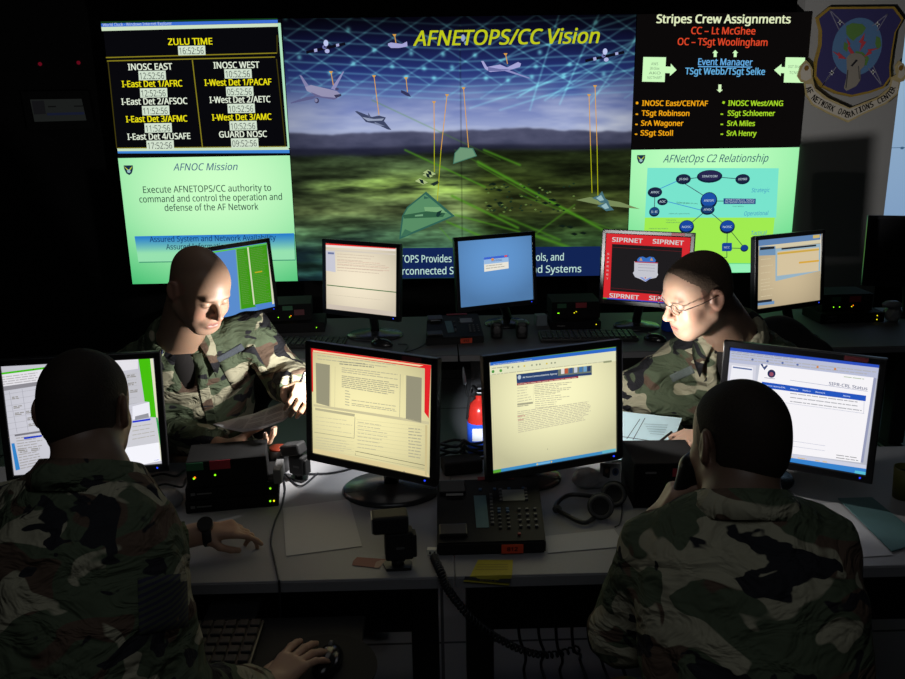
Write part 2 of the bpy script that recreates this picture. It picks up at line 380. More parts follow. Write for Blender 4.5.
# ---- centre: landscape picture
c = wall_display('large central wall display of aircraft over green battlefield', XB, XC, ZT-2*CH, ZT)
NU, NV = 400, 300
A_ = lambda px, py: ((c.L(px, py)[0]/c.w)+.5, .5-(c.L(px, py)[1]/c.h))
def seg(u, v, p, q, wd, asp=c.w/c.h):
    (a, b_), (d, e) = A_(*p), A_(*q); dx, dy = (d-a)*asp, e-b_; L2 = dx*dx+dy*dy
    t_ = np.clip(((u-a)*asp*dx+(v-b_)*dy)/L2, 0, 1)
    return np.exp(-(((u-a)*asp-dx*t_)**2+((v-b_)-dy*t_)**2)/(wd*wd))
def pic(u, v):
    hz = .462+.004*np.sin(u*9)+.0*u
    sky = np.clip(v/hz, 0, 1); n1 = smooth_noise(u, v, 5, 18, 3); n2 = smooth_noise(u, v, 14, 30, 9)
    def ramp(t, stops):
        return [np.interp(t, [s_[0] for s_ in stops], [s_[1][i] for s_ in stops]) for i in range(3)]
    s_ = ramp(sky, [(0, (10, 10, 32)), (.2, (18, 22, 62)), (.4, (38, 52, 118)), (.6, (72, 94, 165)), (.72, (118, 134, 195)), (.88, (165, 178, 222)), (1, (140, 150, 190))])
    cl = np.clip((n1-.32)*2.6, 0, 1)*np.clip((sky-.45)*3.2, 0, 1)*(.7+.9*np.clip(u-.4, 0, 1))
    s_ = [a*(1-.7*cl)+b_*.7*cl for a, b_ in zip(s_, (228, 234, 250))]
    # hills
    hill = hz-.025-.035*smooth_noise(u, v*0, 7, 1, 21)
    low = hz+.030+.012*smooth_noise(u, v*0, 9, 1, 31)*(u<.5)+.004
    hm = 1/(1+np.exp(-(v-hill)*500)); col = [a*(1-hm)+b_*hm for a, b_ in zip(s_, (58+40*n2, 62+38*n2, 88+40*n2))]
    lm = 1/(1+np.exp(-(v-hz-.012)*300)); col = [a*(1-lm)+b_*lm for a, b_ in zip(col, (30+16*n2, 32+16*n2, 52+16*n2))]
    gm = 1/(1+np.exp(-(v-low)*250)); g = np.clip((v-.5)/.5, 0, 1)
    n3 = smooth_noise(u, v, 6, 34, 5, 5); n4 = smooth_noise(u, v, 3, 9, 15, 4)
    st = np.clip((n3-.5)*4, -1, 1); left = np.clip(1-u*2.1, 0, 1)
    gr = ramp(g, [(0, (36, 46, 30)), (.25, (62, 78, 48)), (.45, (84, 98, 60)), (.62, (66, 96, 66)), (.85, (34, 62, 52)), (1, (22, 44, 44))])
    n5 = smooth_noise(u, v, 40, 90, 77, 2); gr = [x*(.80+.75*n4)*(1+.55*st)*(.8+.4*n5) for x in gr]
    br_ = np.exp(-((v-.625)/.04)**2)*np.exp(-((u-.38)/.28)**2)*np.clip((n3-.33)*3, 0, 1.2)
    gr = [x+br_*y for x, y in zip(gr, (105, 125, 45))]
    bl = left*np.clip((g-.5)*2.4, 0, 1)*np.clip((.62-n4)*4, 0, 1); gr = [x*(1-.7*bl)+y*.7*bl for x, y in zip(gr, (14, 34, 78))]
    col = [a*(1-gm)+b_*gm for a, b_ in zip(col, gr)]
    dk = np.clip((u-.5)*12, 0, 1)*gm; col = [x*(1-.3*dk) for x in col]; col[2] = col[2]*(1-.25*dk)
    # glowing net
    net = np.zeros_like(u)
    rows = [17, 30, 42, 55, 64, 73, 81, 88, 95]
    for i, y in enumerate(rows):
        a = .55+.12*i if i < 4 else .95-.1*(i-4)
        net += a*.5*seg(u, v, (283+i, y-4+(8-i)*.3), (460, y+8-i*.4), .0035)+a*.5*seg(u, v, (460, y+8-i*.4), (637, y-2-i*.2), .0035)
    for k in range(-3, 14):
        x = 275+k*36
        net += .42*seg(u, v, (x, 8), (x+118, 84), .0033)*np.clip(1.25-v*1.8, 0, 1)
        net += .42*seg(u, v, (x+130, 6), (x-10, 98), .0033)*np.clip(1.25-v*1.8, 0, 1)
    for p, q in (((500, 60), (640, 14)), ((520, 95), (640, 38)), ((545, 100), (640, 38)), ((560, 12), (530, 110)), ((600, 12), (560, 104)), ((637, 38), (590, 104)), ((470, 108), (640, 52)), ((500, 110), (640, 66))):
        net += .5*seg(u, v, p, q, .0036)
    for px, py in ((348, 29), (374, 50), (353, 63), (392, 66), (330, 73), (411, 53), (424, 68), (443, 54), (452, 67), (475, 55), (434, 78), (406, 77), (486, 78), (508, 80), (540, 52), (536, 66), (532, 77), (570, 64), (564, 76), (604, 74), (598, 60), (637, 38), (596, 22), (285, 18), (299, 57)):
        a, b_ = A_(px, py); net += .95*np.exp(-(((u-a)*1.33)**2+(v-b_)**2)/(.0085**2))
    net = np.clip(net, 0, 1.15)*np.clip(1.15-np.clip(v-.27, 0, 1)*7, 0, 1)
    col = [x*(1-.5*net)+y*net*.95 for x, y in zip(col, (96, 172, 168))]
    # green rays
    for p, q, wd, a in (((405, 150), (485, 187), .006, .8), ((452, 196), (518, 228), .008, .85), ((372, 100), (500, 160), .004, .35), ((484, 150), (520, 165), .007, .8), ((478, 162), (640, 250), .009, .9),
                        ((478, 165), (540, 200), .004, .6), ((536, 236), (610, 262), .011, .8), ((536, 234), (575, 205), .005, .6), ((447, 222), (480, 236), .007, .8), ((520, 195), (640, 240), .005, .5),
                        ((455, 215), (520, 232), .006, .7), ((440, 228), (456, 246), .004, .5), ((500, 215), (560, 240), .008, .6), ((455, 150), (640, 250), .004, .35)):
        m_ = .85*a*seg(u, v, p, q, wd*.68); col = [x*(1-m_)+y*m_ for x, y in zip(col, (84, 158, 34))]
    e = np.clip(1-np.abs(u-.5)*2.0, 0, 1); vg = np.clip(.82+.5*e, 0, 1)*np.clip(.45+v*7, 0, 1)
    sm = 1-.35*np.exp(-((u-.5)/.0016)**2)
    return [x*vg*sm*.93 for x in col]
c.grid(c.w-.004, c.h-.004, NU, NV, pic)
OR = (215, 160, 70); YG = (170, 175, 20)
for p, q, col in (((331, 72), (333.5, 86), OR), ((374, 76), (379, 115), OR), ((394.5, 35), (396, 43), OR), ((406, 78), (407.5, 92), OR), ((434, 102), (434.3, 140), OR), ((434.3, 140), (434.3, 172), YG),
                  ((447, 95), (441, 150), OR), ((441, 150), (436.8, 208), YG), ((463.5, 88), (468.5, 148), OR), ((505.5, 54), (507.5, 64), OR), ((589, 95), (590.5, 146), OR), ((590.5, 146), (592, 193), YG), ((595, 86), (597, 146), OR), ((597, 146), (598, 203), YG)):
    c.line(p, q, .0048, col, 3); 
    if col is OR: c.P([(p[0]-2, p[1]-.8), (p[0]+2, p[1]-.8), (p[0]+.8, p[1]+1.2), (p[0]-.8, p[1]+1.2)], col, 4)
def sat(x, y):
    c.P([(x-20, y+4.5), (x+19, y-4.2), (x+19.5, y-1.4), (x-19.5, y+7.3)], (14, 12, 26), 4)
    c.P([(x-12, y+2.6), (x-9, y+2), (x-8.5, y+5), (x-11.5, y+5.8)], (165, 170, 215), 5); c.P([(x+10, y-2.4), (x+13, y-3), (x+13.3, y-.4), (x+10.4, y+.3)], (165, 170, 215), 5)
    c.disc((x, y-3.4), .014, .018, (190, 200, 240), 6); c.disc((x+1.2, y+4.6), .014, .012, (175, 180, 225), 6); c.disc((x-1.6, y+.6), .012, .012, (110, 115, 170), 5); c.disc((x-1, y+.5), .005, .005, (30, 30, 60), 7)
sat(326, 46.5); sat(605, 55)
c.disc((463, 38), .012, .02, (150, 165, 205), 3); c.disc((466, 43), .012, .012, (110, 140, 190), 3)
# airliner, bomber, fighter, drones, ships
c.P([(305, 87), (311, 85), (337, 91), (341, 95), (338, 98), (318, 96), (307, 91)], (148, 145, 178), 5); c.P([(311, 92), (322, 96.5), (338, 98), (334, 99.6), (316, 97)], (100, 98, 140), 6)
c.P([(299.5, 75), (301.5, 75.5), (309, 86), (305.5, 87.5)], (130, 128, 170), 5); c.P([(331, 88.5), (343, 71.5), (344.2, 71.5), (335, 90)], (140, 140, 185), 4); c.P([(318, 95.5), (313, 99), (291, 103.6), (290.5, 102.6), (306, 97)], (90, 92, 135), 4)
c.disc((316.8, 100.6), .014, .016, (60, 58, 90), 7); c.disc((316.2, 100.3), .009, .011, (130, 130, 165), 8); c.P([(334, 95), (341, 94), (341.5, 96), (336, 98)], (55, 55, 85), 7); c.disc((337, 89), .011, .008, (70, 70, 110), 6)
c.P([(355, 111.5), (357, 111), (372, 117), (379, 115.5), (386, 117.5), (384, 121), (391.5, 130), (388, 129.5), (376, 124), (366, 122), (361, 116.5)], (62, 70, 100), 5); c.P([(368, 112.5), (370.5, 116), (370, 119), (368.5, 117)], (80, 88, 120), 6)
c.P([(362, 117), (374, 119), (384, 118.4), (382, 120.6), (368, 121)], (150, 160, 185), 6); c.P([(375, 122), (385, 126), (381, 126), (374, 124)], (120, 130, 160), 6)
c.P([(388, 43.5), (391, 42.5), (402, 44), (407, 41.5), (407.5, 46.5), (399, 48), (391, 48), (388, 45.5)], (165, 165, 215), 5)
c.P([(401, 90), (404, 91), (409, 93.5), (411, 97), (406, 95.5), (401, 92.5)], (50, 52, 90), 5)
c.P([(481, 61), (483.5, 61), (487, 67), (500, 64.5), (507, 67.5), (518, 62), (521, 63.5), (520, 67), (508, 70.5), (490, 72), (485, 69)], (165, 165, 215), 5)
c.P([(500, 69.5), (508, 69.8), (530, 78), (529, 78.6)], (140, 142, 195), 6); c.P([(488, 67), (500, 69), (512, 69), (500, 71), (488, 71)], (110, 112, 165), 6)
# tents
def tent(P, base, edge, z=4):
    c.P(P, edge, z); cx = sum(p[0] for p in P)/len(P); cy = sum(p[1] for p in P)/len(P)
    c.P([(cx+(x-cx)*.9, cy+(y-cy)*.88) for x, y in P], base, z+1)
tent([(399, 239.5), (402, 216), (407, 207), (426, 191.5), (455, 216)], (88, 140, 100), (48, 98, 84))
c.P([(403, 215), (428, 211), (447, 210.5), (443, 217), (404, 218.5)], (50, 95, 68), 6); c.P([(424, 207), (440, 207), (447, 213), (425, 211)], (118, 168, 118), 7); c.P([(415, 215), (423, 214), (423, 216), (415, 216.5)], (110, 160, 120), 8); c.P([(424, 196), (430, 198), (424, 199)], (50, 95, 80), 8)
c.P([(437, 212), (442, 210), (440, 214), (443, 213), (438, 217), (436, 216)], (22, 52, 48), 8); c.P([(401, 236), (405, 229), (412, 232), (406, 236)], (60, 110, 85), 7)
tent([(453, 164), (454.5, 153), (460, 147), (473, 148), (477, 156)], (110, 150, 118), (70, 120, 100))
for x, y, s in ((430, 172.5, 1), (422, 181, 1), (428, 175, .8)):
    c.P([(x-7*s, y), (x-2*s, y-3*s), (x+6*s, y+1.5*s), (x+1*s, y+3.5*s)], (170, 190, 130), 4); c.P([(x-3*s, y-2), (x+1, y-1), (x+2, y+3), (x-1, y+2)], (24, 40, 40), 5)
c.P([(430, 184), (438, 180.5), (439, 183), (434, 186)], (30, 45, 42), 5)
for x, y in ((600, 199), (605, 207)): c.P([(x-8, y-1), (x-1, y-4), (x+2, y-8), (x+5, y-1), (x+9, y+3), (x+1, y+4), (x-3, y+1)], (70, 110, 120), 4); c.P([(x-4, y-1), (x+1, y-4), (x+4, y+1), (x, y+2)], (150, 185, 190), 5)
c.P([(576, 200), (590, 197), (620, 202), (640, 209), (600, 205)], (120, 138, 90), 3)
for x, y in ((562, 226), (570, 227), (574, 234), (583, 233), (493, 184), (499, 190), (489, 206), (500, 203), (545, 203), (553, 200), (557, 205)): c.P([(x-4, y), (x, y-1.6), (x+4, y), (x+1, y+1.6)], (16, 28, 20), 4)
rr = random.Random(5)
for k in range(70):
    x = rr.uniform(520, 575) if k % 2 else rr.uniform(486, 512); y = rr.uniform(183, 212); c.P([(x-1.6, y), (x, y-1), (x+1.6, y), (x, y+.9)], (26, 46, 30) if k % 3 else (95, 120, 60), 3)
c.text('AFNETOPS/CC Vision', (413.5, 45.8), (597.5, 43), .083, (190, 200, 25), 9, bold=.018, shear=.22)
# caption band
c.P([(394, 248), (600.6, 246.3), (599.5, 275.5), (394.6, 278)], (18, 36, 84), 8)
for t_, a, b_ in (('AFNETOPS Provides', (381, 262.6), (451.5, 262)), ('Networks, Tools, and', (488, 261.2), (563.5, 260.3)), ('Interconnected S', (386, 274.6), (453.5, 274)), ('and Systems', (526.5, 272.8), (581, 272))):
    c.text(t_, a, b_, .046, (190, 225, 215), 9, bold=.006)
c.build('screen_picture', WALL_S, c.t)
# ---- right upper: crew assignments
c = wall_display('upper right wall display with crew assignment text on black', XC, XD, ZT-CH, ZT)
c.grid(c.w-.006, c.h-.006, 8, 6, lambda u, v: [11+0*u, 9+0*u, 9+0*u])
for t_, a, b_, h, col, bo in (('Stripes Crew Assignments', (656.5, 23), (790, 23.3), .052, (225, 235, 190), .03), ('CC – Lt McGhee', (691, 34), (755, 34.5), .044, (220, 70, 40), .02),
                          ('OC – TSgt Woolingham', (677.5, 45), (767, 45.8), .044, (220, 70, 40), .02), ('Event Manager', (698, 65), (752, 65.5), .042, (100, 170, 225), .022), ('TSgt Webb/TSgt Selke', (685, 74.3), (764.5, 74.8), .042, (100, 175, 225), .022),
                          ('INOSC East/CENTAF', (642, 105.7), (707.5, 106), .034, (240, 165, 20), .03), ('TSgt Robinson', (641.5, 115.6), (689, 115.9), .034, (240, 165, 20), .03), ('SrA Wagoner', (641, 125.6), (683, 125.8), .034, (240, 165, 20), .03), ('SSgt Stoll', (640.5, 135.4), (672.5, 135.6), .034, (240, 165, 20), .03),
                          ('INOSC West/ANG', (728, 105.7), (782.5, 105.9), .034, (165, 215, 40), .03), ('SSgt Schloemer', (727.5, 115.7), (774.5, 115.9), .034, (165, 215, 40), .03), ('SrA Miles', (727, 125.8), (754.5, 126), .034, (165, 215, 40), .03), ('SrA Henry', (726.5, 135.7), (756, 135.9), .034, (165, 215, 40), .03)):
    c.text(t_, a, b_, h*.9, col, 4, bold=bo*.8)
c.line((698, 66.6), (752, 67.1), .006, (100, 170, 225), 4)
for y in (113.5, 123.7, 133.5): c.P([(635.6-(y-113)*.04, y), (638-(y-113)*.04, y), (638-(y-113)*.04, y+1.4), (635.6-(y-113)*.04, y+1.4)], (230, 160, 20), 4); c.P([(720.5, y), (723, y), (723, y+1.3), (720.5, y+1.3)], (165, 215, 40), 4)
c.disc((637, 103), .008, .008, (240, 165, 20), 4); c.disc((723.5, 102.5), .008, .008, (165, 215, 40), 4)
PG = (205, 250, 190)
c.P([(643.3, 57), (666, 57.3), (665.5, 66.5), (670.6, 66.7), (670.8, 63.6), (676.5, 70), (669.8, 76), (669.8, 73.2), (665, 73), (664.6, 82), (642, 81.6)], PG, 3)
c.P([(774, 70), (781.5, 64), (781.3, 67), (785, 67.1), (785.6, 57.3), (805, 57.6), (803.4, 82.8), (783.6, 82.5), (784.2, 73.2), (780.8, 73), (780.6, 76)], PG, 3)
for i, t_ in enumerate(('AWS', 'SRA Shaw', 'AKO', 'NICTHART')): c.text(t_, (654-3-i*1.2, 65.2+i*4.6), (655+3+i*1.2, 65.2+i*4.6), .016, (110, 140, 110), 4)
c.text('SGT Shaw', (788, 68), (802, 68), .016, (110, 140, 110), 4); c.text('TCNO', (789, 74), (799, 74), .016, (110, 140, 110), 4)
def arrow(x, y, s=1):
    c.P([(x-1.4*s, y), (x+1.5*s, y), (x+1.4*s, y+5.2*s), (x+3*s, y+5.2*s), (x-.2, y+8*s), (x-3.2*s, y+5.2*s), (x-1.6*s, y+5.2*s)], (215, 245, 190), 3)
arrow(719.8, 84.5); c.P([(713.6, 57), (713.8, 53), (712.3, 53), (715.2, 50), (718, 53), (716.6, 53), (716.5, 57)], PG, 3); c.P([(733.6, 57), (733.8, 53), (732.3, 53), (735.2, 50), (738, 53), (736.6, 53), (736.5, 57)], PG, 3)
c.build('screen_picture', WALL_S, c.t)
# ---- right lower: relationship diagram
c = wall_display('lower right wall display with round network relationship diagram', XC, XD, ZT-2*CH, ZT-CH)
c.grid(c.w-.004, c.h-.004, 30, 24, lambda u, v: hot(u, v, (190, 255, 192), .45, .05, .24, (1.15, .4, .7)))
S = lambda x, y: (630+x/5.03, 145+y/5.03)
c.P([S(88, 115), S(748, 117), S(735, 365), S(75, 365)], (120, 228, 205), 1); c.P([S(75, 365), S(728, 365), S(705, 595), S(62, 590)], (160, 235, 80), 1)
c.P([S(58, 600), S(705, 598), S(700, 640), S(52, 642)], (150, 240, 185), 1)
c.text('AFNetOps C2 Relationship', S(165, 88), S(690, 84), .046, (50, 95, 110), 4, shear=.25, bold=.004); badge(c, *S(55, 72), .026)
for t_, a, b_ in (('Strategic', (610, 238), (700, 236)), ('Operational', (572, 355), (692, 352)), ('Tactical', (606, 453), (684, 450))): c.text(t_, S(*a), S(*b_), .026, (60, 140, 190), 3, shear=.15)
for a, b_, col in (((268, 172), (400, 158), (50, 80, 90)), ((400, 158), (566, 172), (50, 80, 90)), ((268, 190), (395, 270), (60, 60, 90)), ((125, 240), (122, 335), (60, 80, 90)), ((190, 285), (360, 328), (60, 140, 210)), ((150, 220), (240, 180), (60, 140, 210)), ((435, 282), (475, 282), (60, 90, 90)),
                   ((388, 325), (284, 412), (50, 80, 90)), ((388, 325), (490, 412), (50, 80, 90)), ((490, 412), (487, 515), (50, 90, 60)), ((490, 412), (575, 518), (50, 90, 60)), ((487, 518), (575, 520), (50, 90, 60)), ((487, 515), (487, 565), (50, 90, 60)), ((487, 566), (430, 566), (50, 90, 60))):
    c.line(S(*a), S(*b_), .0045, col, 2)
def node(x, y, rx, ry, col=(28, 40, 78), t_=None):
    u_ = 1/5.03/850*5.45; c.disc(S(x, y), rx*u_, ry*u_, (16, 30, 56), 3); c.disc(S(x, y-ry*.12), rx*.88*u_, ry*.8*u_, col, 4)
    if t_: c.text(t_, S(x-rx*.6, y+5), S(x+rx*.6, y+4), .013, (190, 210, 220), 6, bold=.01)
for a in ((268, 172, 37, 25, (28, 36, 66), 'JTF-GNO'), (400, 158, 63, 31, (40, 38, 78), 'STRATCOM'), (566, 172, 36, 25, (28, 36, 66), 'USCYBER'), (125, 238, 36, 25, (28, 36, 66), 'AFNOC'), (163, 285, 26, 18, (28, 36, 66), 'AOC'), (122, 336, 26, 24, (28, 70, 120), 'I-E'),
          (396, 280, 42, 42, (28, 80, 165), 'AFNETOPS'), (390, 325, 35, 26, (24, 60, 110), 'AFNOC'), (284, 412, 38, 34, (24, 70, 160), 'NOSC'), (489, 412, 38, 34, (24, 70, 160), 'NOSC'), (575, 519, 20, 18, (24, 60, 140), None)): node(*a)
c.P([S(470, 268), S(632, 270), S(631, 297), S(470, 297)], (30, 66, 130), 4); c.text('AFNETOPS/CC WING', S(478, 280), S(624, 281), .012, (190, 210, 220), 5); c.text('NETWORK OPERATIONS', S(478, 293), S(624, 293), .012, (190, 210, 220), 5)
c.P([S(462, 497), S(470, 492), S(512, 492), S(512, 528), S(504, 534), S(462, 534)], (24, 66, 150), 4); c.text('NCC', S(472, 520), S(500, 519), .013, (190, 210, 220), 6); c.P([S(424, 556), S(442, 556), S(442, 574), S(424, 574)], (24, 90, 110), 4)
for y, x0_, x1_ in ((295, 235, 300), (290, 232, 340), (348, 195, 300), (380, 180, 230), (392, 180, 250), (423, 95, 190), (311, 515, 572)): c.text('network operations', S(x0_, y), S(x1_, y+(8 if y == 290 else 0)), .008, (60, 110, 100), 3)
c.build('screen_picture', WALL_AUTO, c.t)
# ---- far right display, pale blue
fr = thing('video_wall_display', 'pale blue wall display cut off at right picture edge', 'display', (3.3, 5.5, .8))
xl = 2.79
MB().box((xl+.42, 5.52, 1.55), (.88, .3, 1.72), bevel=.004).build('cabinet', MBK(), fr)
c = Canvas((xl+.45, 5.366, 1.56), (1, 0, 0), (0, 0, 1)); w_ = .84
c.grid(w_, 1.6, 12, 30, lambda u, v: [122+30*(1-v), 152+28*(1-v), 190+12*(1-v)])
c.line((885, 148), (905, 147.5), .004, (70, 100, 130), 2); c.disc((902, 148), .012, .008, (60, 90, 120), 3)
c.P([(899, 216), (915, 216), (915, 233), (897, 233)], (40, 60, 80), 2); c.P([(900, 224), (915, 224), (915, 232), (899, 232)], (40, 110, 50), 3); c.P([(901, 218), (915, 218), (915, 223), (900, 223)], (150, 185, 225), 3)
c.build('screen_picture', WALL_S, fr)
# ---- dim panel on the left wall + red standby lights
PY = 5.76
dp = thing('status_panel', 'dim grey status screen on the dark wall left of displays', 'status panel', atY(57, 122, PY))
P_ = [atY(*p, PY) for p in ((30, 99.5), (81.5, 98.8), (86.5, 120.4), (34.5, 121.8))]
MB().prism([p+Vector((0, -.004, 0)) for p in (P_[0]+Vector((-.05, 0, .05)), P_[1]+Vector((.05, 0, .05)), P_[2]+Vector((.05, 0, -.05)), P_[3]+Vector((-.05, 0, -.05)))], (0, 1, 0), .06).build('housing', MBK(), dp)
c = Canvas(atY(57, 110, PY-.006), (1, 0, 0), (0, 0, 1)); c.P([(30, 99.5), (81.5, 98.8), (86.5, 120.4), (34.5, 121.8)], (26, 28, 27), 0)
c.P([(47, 113), (84, 112), (84.5, 114.5), (47.5, 115.5)], (20, 24, 42), 1); c.P([(31.5, 101), (44, 100.5), (46, 114), (34, 114.5)], (18, 18, 20), 1)
c.P([(48, 106), (56, 105.8), (56, 107.2), (48, 107.4)], (12, 12, 12), 1); c.P([(74, 105.6), (83, 105.4), (83, 106.6), (74, 106.8)], (12, 12, 12), 1); c.build('screen_picture', WALL_S, dp)
for px, py, n_ in ((40, 64, 'left'), (78.5, 62.7, 'right')):
    tag(MB().ell(atY(px, py, 5.795), (.012, .012, .012)).build('standby_light', glow('red_standby', lin((150, 20, 45)), .35, False)), 'tiny red standby light above the dim status screen, %s one of two' % n_, 'light', 'red standby lights')
# ================================================================== emblem shield on the grey wall
SY = GY-.035
sh = thing('wall_emblem', 'shield shaped unit emblem plaque on grey wall beside displays', 'emblem', atY(852, 122, SY))
def pl(pts, Y=SY): return [atY(*p, Y) for p in pts]
shield = [(829, 7), (894.5, 6.5), (903.5, 18.5), (896, 32), (893, 50), (890.5, 68), (891, 78), (884, 88), (870, 93), (852, 97), (836, 93.5), (822, 87), (814.5, 77), (815.5, 62), (820, 45), (820.5, 30), (817, 17)]
MB().prism(pl(shield), (0, 1, 0), .03).build('shield_board', mat('gold_trim', (.30, .19, .03), .45, var=.2), sh)
c = Canvas(atY(852, 60, SY-.001), (1, 0, 0), (0, 0, 1), eps=.0008)
ct = (856, 52)
c.P([(ct[0]+(x-ct[0])*.955, ct[1]+(y-ct[1])*.95) for x, y in shield], (52, 48, 98), 1)
GC = (857, 47)
c.disc(GC, .150, .165, (82, 118, 160), 2, 36)
c.P([(846, 26), (852, 23), (862, 24), (866, 28), (862, 34), (856, 38), (853, 41), (849, 38), (846, 34)], (88, 128, 62), 3); c.P([(876, 36), (880, 38), (881, 46), (877, 50), (875, 44)], (88, 128, 62), 3)
c.P([(855, 51), (862, 52), (869, 58), (866, 66), (860, 62), (856, 57)], (88, 128, 62), 3); c.P([(844, 42), (848, 44), (847, 52), (843, 49)], (88, 128, 62), 3)
for P in ([(846, 38), (850, 44), (849, 46), (854, 53), (851, 55), (847, 48), (848.5, 46.5)], [(864.5, 33), (863, 41), (866, 42), (859, 52), (861, 43.5), (858.5, 42)], [(832, 51), (838, 54), (838, 52), (846, 59), (838, 58.5), (838.5, 56.5)], [(879, 48), (871, 51), (871.5, 53.5), (863, 57.5), (868, 51.5), (867.5, 49.5)]): c.P(P, (185, 60, 70), 5)
c.P([(846, 58), (849, 54.5), (854, 53), (861, 54), (865, 58), (864, 66), (860, 70), (860, 80), (856, 86), (846, 91), (843.5, 88), (846, 78), (846.5, 68)], (135, 128, 118), 6)
c.P([(850, 66), (855.5, 59.5), (857.5, 60.5), (852, 66.5)], (30, 30, 35), 7); c.line((847.5, 70), (845.5, 88), .006, (60, 58, 60), 7); c.line((858, 66), (859, 79), .005, (70, 68, 70), 7)
for A, B, D in (((829.5, 10), (845, 25), (839, 30)), ((887.5, 14), (872, 26), (877, 31)), ((822, 86), (836, 67), (832, 71)), ((882, 86), (868, 68), (873, 66))):
    c.line(A, B, .006, (120, 118, 140), 3); c.line(A, D, .006, (120, 118, 140), 3); m_ = ((A[0]+B[0]+D[0]+B[0])/4, (A[1]+B[1]+D[1]+B[1])/4)
    c.P([(m_[0]-1.2, m_[1]), (m_[0], m_[1]-3), (m_[0]+1.2, m_[1]), (m_[0], m_[1]+3)], (225, 225, 225), 5); c.P([(m_[0]-2.6, m_[1]), (m_[0], m_[1]-1), (m_[0]+2.6, m_[1]), (m_[0], m_[1]+1)], (225, 225, 225), 5)
PRN = printed_mat('printed_board', .6)
c.build('shield_artwork', PRN, sh)
# scroll with lettering
o_ = [(806, 60), (800.5, 66), (797.5, 76), (801.5, 82), (804.5, 82.5), (806, 95), (812, 105), (829, 114), (848, 122.5), (862, 115), (886, 104), (898, 94), (900.5, 82), (904, 81), (908, 74), (904, 64), (899, 60.5), (895.5, 66), (897, 74), (892, 77), (890, 87), (878, 97), (850, 108), (828, 98), (815, 88), (812.5, 77), (813, 70), (810, 64)]
o_ = [(x, y) for x, y in o_]
MB().prism(pl(o_, SY-.012), (0, 1, 0), .012).build('scroll_trim', mat('gold_trim2', (.42, .33, .16), .5, var=.2), sh)
c = Canvas(atY(852, 100, SY-.0125), (1, 0, 0), (0, 0, 1), eps=.0006)
inn = [(811.5, 87), (823, 97), (849, 108.6), (880, 98.4), (893, 87.5), (898, 90), (893.5, 98.5), (884, 103), (863, 112.5), (848.3, 120.2), (830, 112.3), (813.5, 103.5), (808, 95)]
for A, B, C2, D in zip([(806.5, 84), (811.5, 96), (822, 103), (836, 109), (849, 114)], [(811, 83), (814, 90), (824, 98), (837, 104), (849, 108.8)], [(814, 90), (824, 98), (837, 104), (849, 108.8)], [(808.5, 95), (818, 106), (832, 113), (848.3, 120.2)]): pass
c.P([(805.5, 84), (812, 84), (815, 91), (824, 98.5), (837, 104.3), (849, 109), (848.3, 120.4), (830, 112.6), (813.5, 103.8), (807.5, 95)], (186, 178, 164), 1)
c.P([(849, 109), (864, 104.6), (880, 98.4), (890.5, 89), (892.5, 80), (899, 82.5), (897, 93), (885, 102.6), (862, 113.3), (848.3, 120.4)], (186, 178, 164), 1)
c.P([(800.5, 72), (803.5, 65), (807, 63), (810.5, 68), (811.5, 78), (806, 81), (801, 79)], (186, 178, 164), 1); c.P([(898, 66), (901.5, 63.5), (904, 68), (905.5, 74), (901, 79), (897.5, 77), (899, 71)], (186, 178, 164), 1)
c.disc((806.5, 68), .014, .016, (120, 85, 25), 2); c.disc((901, 68), .014, .016, (120, 85, 25), 2)
path = [(804.8, 86), (806.2, 90.5), (811.5, 99.5), (820.5, 105.6), (830.5, 110.6), (841, 115), (847.8, 117.8), (854.5, 115), (864.5, 110.6), (876, 105.2), (886.5, 99.6), (893.6, 92.5), (896.2, 84)]
pv = [Vector(c.L(*p)) for p in path]; pv = [Vector((p.x, p.y, 0)) for p in pv]; fine = loftpts(pv, 12)
cum = [0]
for a, b_ in zip(fine, fine[1:]): cum.append(cum[-1]+(b_-a).length)
word = 'AF NETWORK OPERATIONS CENTER'; N = len(word)
for i, ch in enumerate(word):
    if ch == ' ': continue
    s_ = cum[-1]*(.02+.96*i/N); e_ = s_+cum[-1]*.96/N*.78
    g = lambda d: fine[min(len(fine)-2, max(0, next((k for k, v in enumerate(cum) if v > d), len(cum)-1)-1))].lerp(fine[min(len(fine)-1, max(0, next((k for k, v in enumerate(cum) if v > d), len(cum)-1)-1)+1)], .5)
    a, b_ = g(s_), g(e_); d = (b_-a).normalized(); mid = (a+b_)/2; wdt = cum[-1]/N*.7
    c.text(ch, (mid.x-d.x*wdt/2, mid.y-d.y*wdt/2), (mid.x+d.x*wdt/2, mid.y+d.y*wdt/2), .034, (30, 28, 30), 4, bold=.02, local=True)
c.build('scroll_lettering', PRN, sh)
